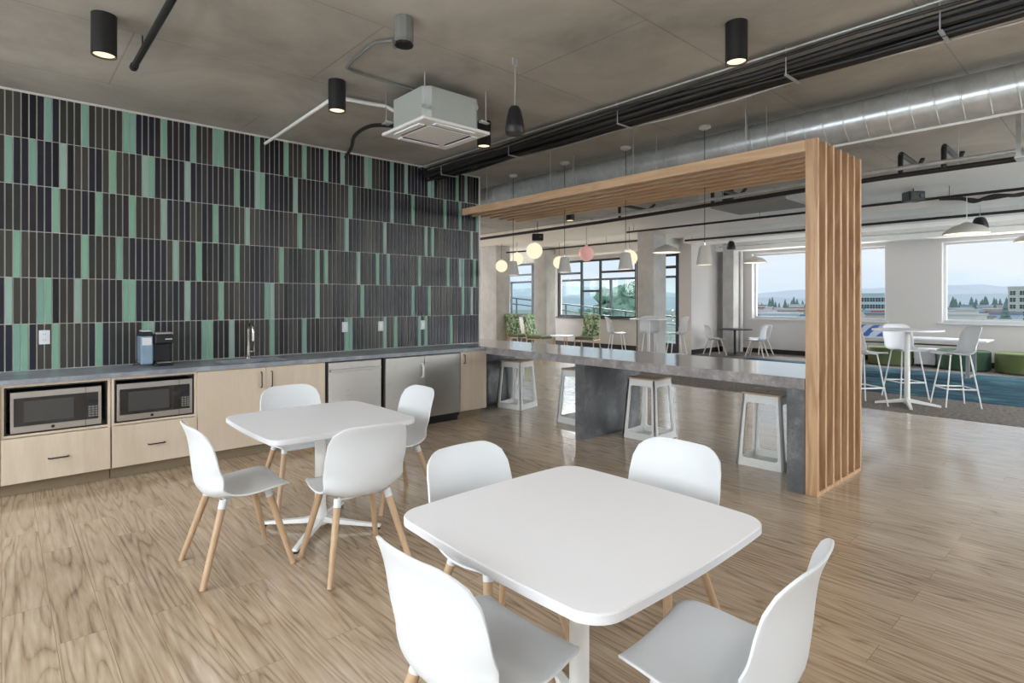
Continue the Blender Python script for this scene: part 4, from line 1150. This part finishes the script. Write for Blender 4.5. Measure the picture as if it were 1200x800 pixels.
# ottomans
greens_ = [srgb(96,108,66), srgb(52,78,58), srgb(98,108,70), srgb(40,72,62)]
def ottoman(x, y, r, c, label):
    t = thing('ottoman', label, 'ottoman', (x, y, 0), group='drum ottomans along the window wall')
    mt = plain('felt_%s' % 'abcdefgh'[len([k for k in bpy.data.materials if k.name.startswith('felt_')])], c, .95, noise=.06, nscale=30)
    obj('cushion', MB().lathe([(0, .43), (r-.02, .43), (r, .41), (r, .03), (0, .03)], 40), mt, t, smooth=.6)
    obj('piping', MB().lathe([(r-.005, .405), (r+.004, .40), (r-.005, .395)], 40), mt, t)
    obj('plinth', MB().lathe([(0, .03), (r-.04, .03), (r-.04, 0), (0, 0)], 32), M_black, t)
ottoman(15.93, 1.58, .50, greens_[0], 'light green drum ottoman cut by the right edge of the photo')
ottoman(15.95, 2.62, .48, greens_[1], 'dark green drum ottoman next to the light green one at the right')
ottoman(15.95, 4.02, .46, greens_[2], 'olive green drum ottoman behind the round high table')
ottoman(15.95, 5.02, .46, greens_[3], 'teal green drum ottoman near the timber screen')
t = thing('low_cabinet', 'low white cabinet between the olive and dark green ottomans', 'cabinet', (16.1, 3.32, 0))
obj('body', MB().box(-.22, .22, -.20, .20, .06, .42), M_lamedge, t, bevel=.004)
obj('plinth', MB().box(-.19, .20, -.18, .18, 0, .06), M_black, t)

# ================================================================== outside
GZ = -9.0
M_ground = carpet_mat('town_ground', [srgb(168,170,172), srgb(190,190,188), srgb(150,166,148), srgb(206,206,206)], .08)
struct('ground', MB().box(18, 1500, -900, 1500, GZ-.5, GZ), M_ground)
# hills, with distance haze mixed into their colour
def hills(name, dist, h, col, seed, a0=-15, a1=95):
    rr = random.Random(seed); m = bmesh.new(); prev = None; n = 90
    ph = [rr.uniform(0, 6.28) for _ in range(6)]
    for i in range(n+1):
        a = math.radians(a0+(a1-a0)*i/n)
        hh = h*(1+.28*math.sin(a*7+ph[0])+.2*math.sin(a*15+ph[1])+.10*math.sin(a*33+ph[2])+.05*math.sin(a*71+ph[3])+.03*math.sin(a*160+ph[4]))
        x, y = math.cos(a), math.sin(a)
        r = [m.verts.new((x*dist, y*dist, GZ)), m.verts.new((x*dist*1.04, y*dist*1.04, 1.5+hh*.6)), m.verts.new((x*dist*1.1, y*dist*1.1, 1.5+hh)), m.verts.new((x*dist*1.3, y*dist*1.3, GZ))]
        if prev:
            for k in range(3): m.faces.new((prev[k], prev[k+1], r[k+1], r[k]))
        prev = r
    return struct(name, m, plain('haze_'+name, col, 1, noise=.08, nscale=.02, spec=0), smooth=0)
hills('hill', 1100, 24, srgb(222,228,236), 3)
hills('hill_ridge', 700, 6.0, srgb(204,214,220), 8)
def building(x, y, w, d, h, col, label, grp, roof=None, rows=0, cols=0, rz=0):
    t = thing('building', label, 'building', (x, y, GZ), rz=rz, group=grp)
    obj('walls', MB().box(-w/2, w/2, -d/2, d/2, 0, h), plain('render_%d' % len(bpy.data.materials), col, .8), t)
    obj('roof', MB().box(-w/2-.3, w/2+.3, -d/2-.3, d/2+.3, h, h+.5), plain('roof_%d' % len(bpy.data.materials), roof or col, .8), t)
    for r in range(rows):
        for c in range(cols):
            yy = -d/2+(c+.5)*d/cols; zz = h-2.2-r*2.75
            if zz < 1: continue
            m = MB()
            for a, b in ((-1, -1), (0, -1), (-1, 0), (0, 0)):
                m.box(-w/2-.08, -w/2+.02, yy+a*.95+.08, yy+a*.95+.87, zz+b*.85+.05, zz+b*.85+.78)
            obj('window', m, plain_win, t)
plain_win = plain('dark_building_window', srgb(60,72,76), .3)
def dirpt(u, dist):
    k = (u-600)/662.5; c, s = math.cos(yaw), math.sin(yaw)
    v = Vector((c+s*k, s-c*k, 0)); return v*dist
building(309, 23.6, 10, 24.0, 16.1, srgb(206,210,202), 'pale office block with square dark windows at the right edge', None, rows=6, cols=8)
building(268, 72.5, 10, 10, 13.4, srgb(196,216,220), 'pale turquoise block seen beside the timber screen', None, rows=4, cols=5)
rr = random.Random(11)
pal = [srgb(232,230,226), srgb(214,196,184), srgb(200,214,226), srgb(226,222,214), srgb(188,206,214), srgb(236,236,236)]
rof = [srgb(186,112,98), srgb(210,210,210), srgb(120,146,180), srgb(226,226,226), srgb(160,150,142), srgb(150,176,190)]
placed = [(309, 23.6, 14), (268, 72.5, 9)]
tries = 0
while len(placed) < 90 and tries < 8000:
    tries += 1
    dd = rr.uniform(105, 300); u = rr.choice([rr.uniform(1098, 1185), rr.uniform(880, 1040), rr.uniform(880, 1180)])
    p = dirpt(u, dd); w_, d_ = rr.uniform(5, 9), rr.uniform(5, 12); R_ = math.hypot(w_, d_)/2+.6
    if any(math.hypot(p.x-a, p.y-b) < R_+c for a, b, c in placed): continue
    placed.append((p.x, p.y, R_))
    building(p.x, p.y, w_, d_, rr.uniform(2.8, 5.2)+dd*.012, rr.choice(pal), 'low pale town building seen far below through the windows', 'town buildings beyond the windows', rr.choice(rof), rz=rr.uniform(-.3, .3))
M_tree = carpet_mat('conifer', [srgb(100,122,122), srgb(124,146,142), srgb(148,166,160)], 1.5)  # crown colours paled to carry distance haze
M_tree2 = carpet_mat('broadleaf', [srgb(110,140,124), srgb(140,168,148), srgb(176,196,178)], 1.2)  # haze mixed into these greens as well
M_trunk = plain('bark', srgb(96,84,72), .9)
def conifer_mesh(h, seed):
    q = random.Random(seed); m = bmesh.new(); n = 9
    for k in range(n):
        z0 = h*(.12+.88*k/n); r = h*.23*(1-k/n)+.1; zt = z0+h*.2
        ring = [m.verts.new((r*(1+.25*q.uniform(-1, 1))*math.cos(2*PI*i/11), r*(1+.25*q.uniform(-1, 1))*math.sin(2*PI*i/11), z0+q.uniform(-.2, .2))) for i in range(11)]
        tp = m.verts.new((0, 0, min(zt, h)))
        for i in range(11): m.faces.new((ring[i], ring[(i+1) % 11], tp))
        m.faces.new(ring[::-1])
    return m
def tree(x, y, h, label, grp, kind='c', seed=1, base_z=GZ):
    t = thing('conifer_tree' if kind == 'c' else 'broadleaf_tree', label, 'tree', (x, y, base_z), group=grp)
    if kind == 'c': obj('crown', conifer_mesh(h, seed), M_tree, t)
    else:
        q = random.Random(seed); m = bmesh.new()
        for k in range(95):
            a, b = q.uniform(0, 6.28), q.uniform(0, 1); rr_ = h*.15*math.sqrt(b)*(1.05 if q.random() < .8 else 1.2); z = h*q.uniform(.32, .93)
            sc_ = math.sqrt(max(.05, 1-((z/h-.58)/.42)**2))
            mt = Matrix.Translation((rr_*sc_*math.cos(a), rr_*sc_*math.sin(a), z)) @ Matrix.Rotation(q.uniform(0, 3), 4, 'Z') @ Matrix.Diagonal((1, 1, .8, 1))
            bmesh.ops.create_icosphere(m, subdivisions=2, radius=h*q.uniform(.035, .07), matrix=mt)
        for v in m.verts: v.co += Vector((q.uniform(-1, 1), q.uniform(-1, 1), q.uniform(-1, 1)))*h*.014
        obj('crown', m, M_tree2, t)
    obj('trunk', MB().tube([(0, 0, 0), (0, 0, h*.6)], h*.02, 8, r1=h*.008), M_trunk, t)
tp_ = []
tries = 0
while len(tp_) < 90 and tries < 12000:
    tries += 1
    dd = rr.uniform(150, 380); u = rr.choice([rr.uniform(1098, 1185), rr.uniform(885, 1040)])
    p = dirpt(u, dd)
    if any(math.hypot(p.x-a, p.y-b) < 4.5+c for a, b, c in placed) or any(math.hypot(p.x-a, p.y-b) < 7.8 for a, b in tp_): continue
    tp_.append((p.x, p.y)); h = 8.0+dd*.014*rr.uniform(.2, 1.2)
    tree(p.x, p.y, h, 'distant conifer rising over the town roofs', 'distant conifers beyond the windows', 'c', tries)
for u, dd, h, lab in ((718, 60, 12.4, 'large green tree behind the balcony glass in the wide dark-framed window'), (744, 50, 13.0, 'green tree at the column side of the wide dark-framed window'), (684, 95, 9.6, 'smaller pale green tree behind the balcony screen')):
    p = dirpt(u, dd); tree(p.x, p.y, h, lab, None, 'b', int(u))
# balcony
struct('balcony_floor', MB().box(14.95, 18.2, 9.0, 24, -.25, -.05), M_col)
t = thing('balcony_screen', 'tall glazed balcony screen with dark posts and rails outside the lounge windows', 'balcony screen', (17.6, 15.0, -.05))
for y in [-5.6+k*1.45 for k in range(9)]:
    obj('post', MB().box(-.04, .04, y-.04, y+.04, 0, 2.42), M_bframe, t)
obj('top_rail', MB().box(-.05, .05, -5.7, 7.2, 2.40, 2.48), M_bframe, t)
obj('glass_panel', MB().box(-.008, .008, -5.7, 7.2, .05, 2.40), M_tglass, t)
obj('handrail', MB().tube([(-.35, -5.6, .92), (-.35, 7.2, 1.98)], .03, 8).tube([(-.35, -5.6, .66), (-.35, 7.2, 1.72)], .025, 8), M_bframe, t)
for y in [-5.2+k*1.5 for k in range(8)]:
    obj('rail_post', MB().box(-.375, -.325, y-.025, y+.025, 0, .92+(y+5.6)*.0828), M_bframe, t)
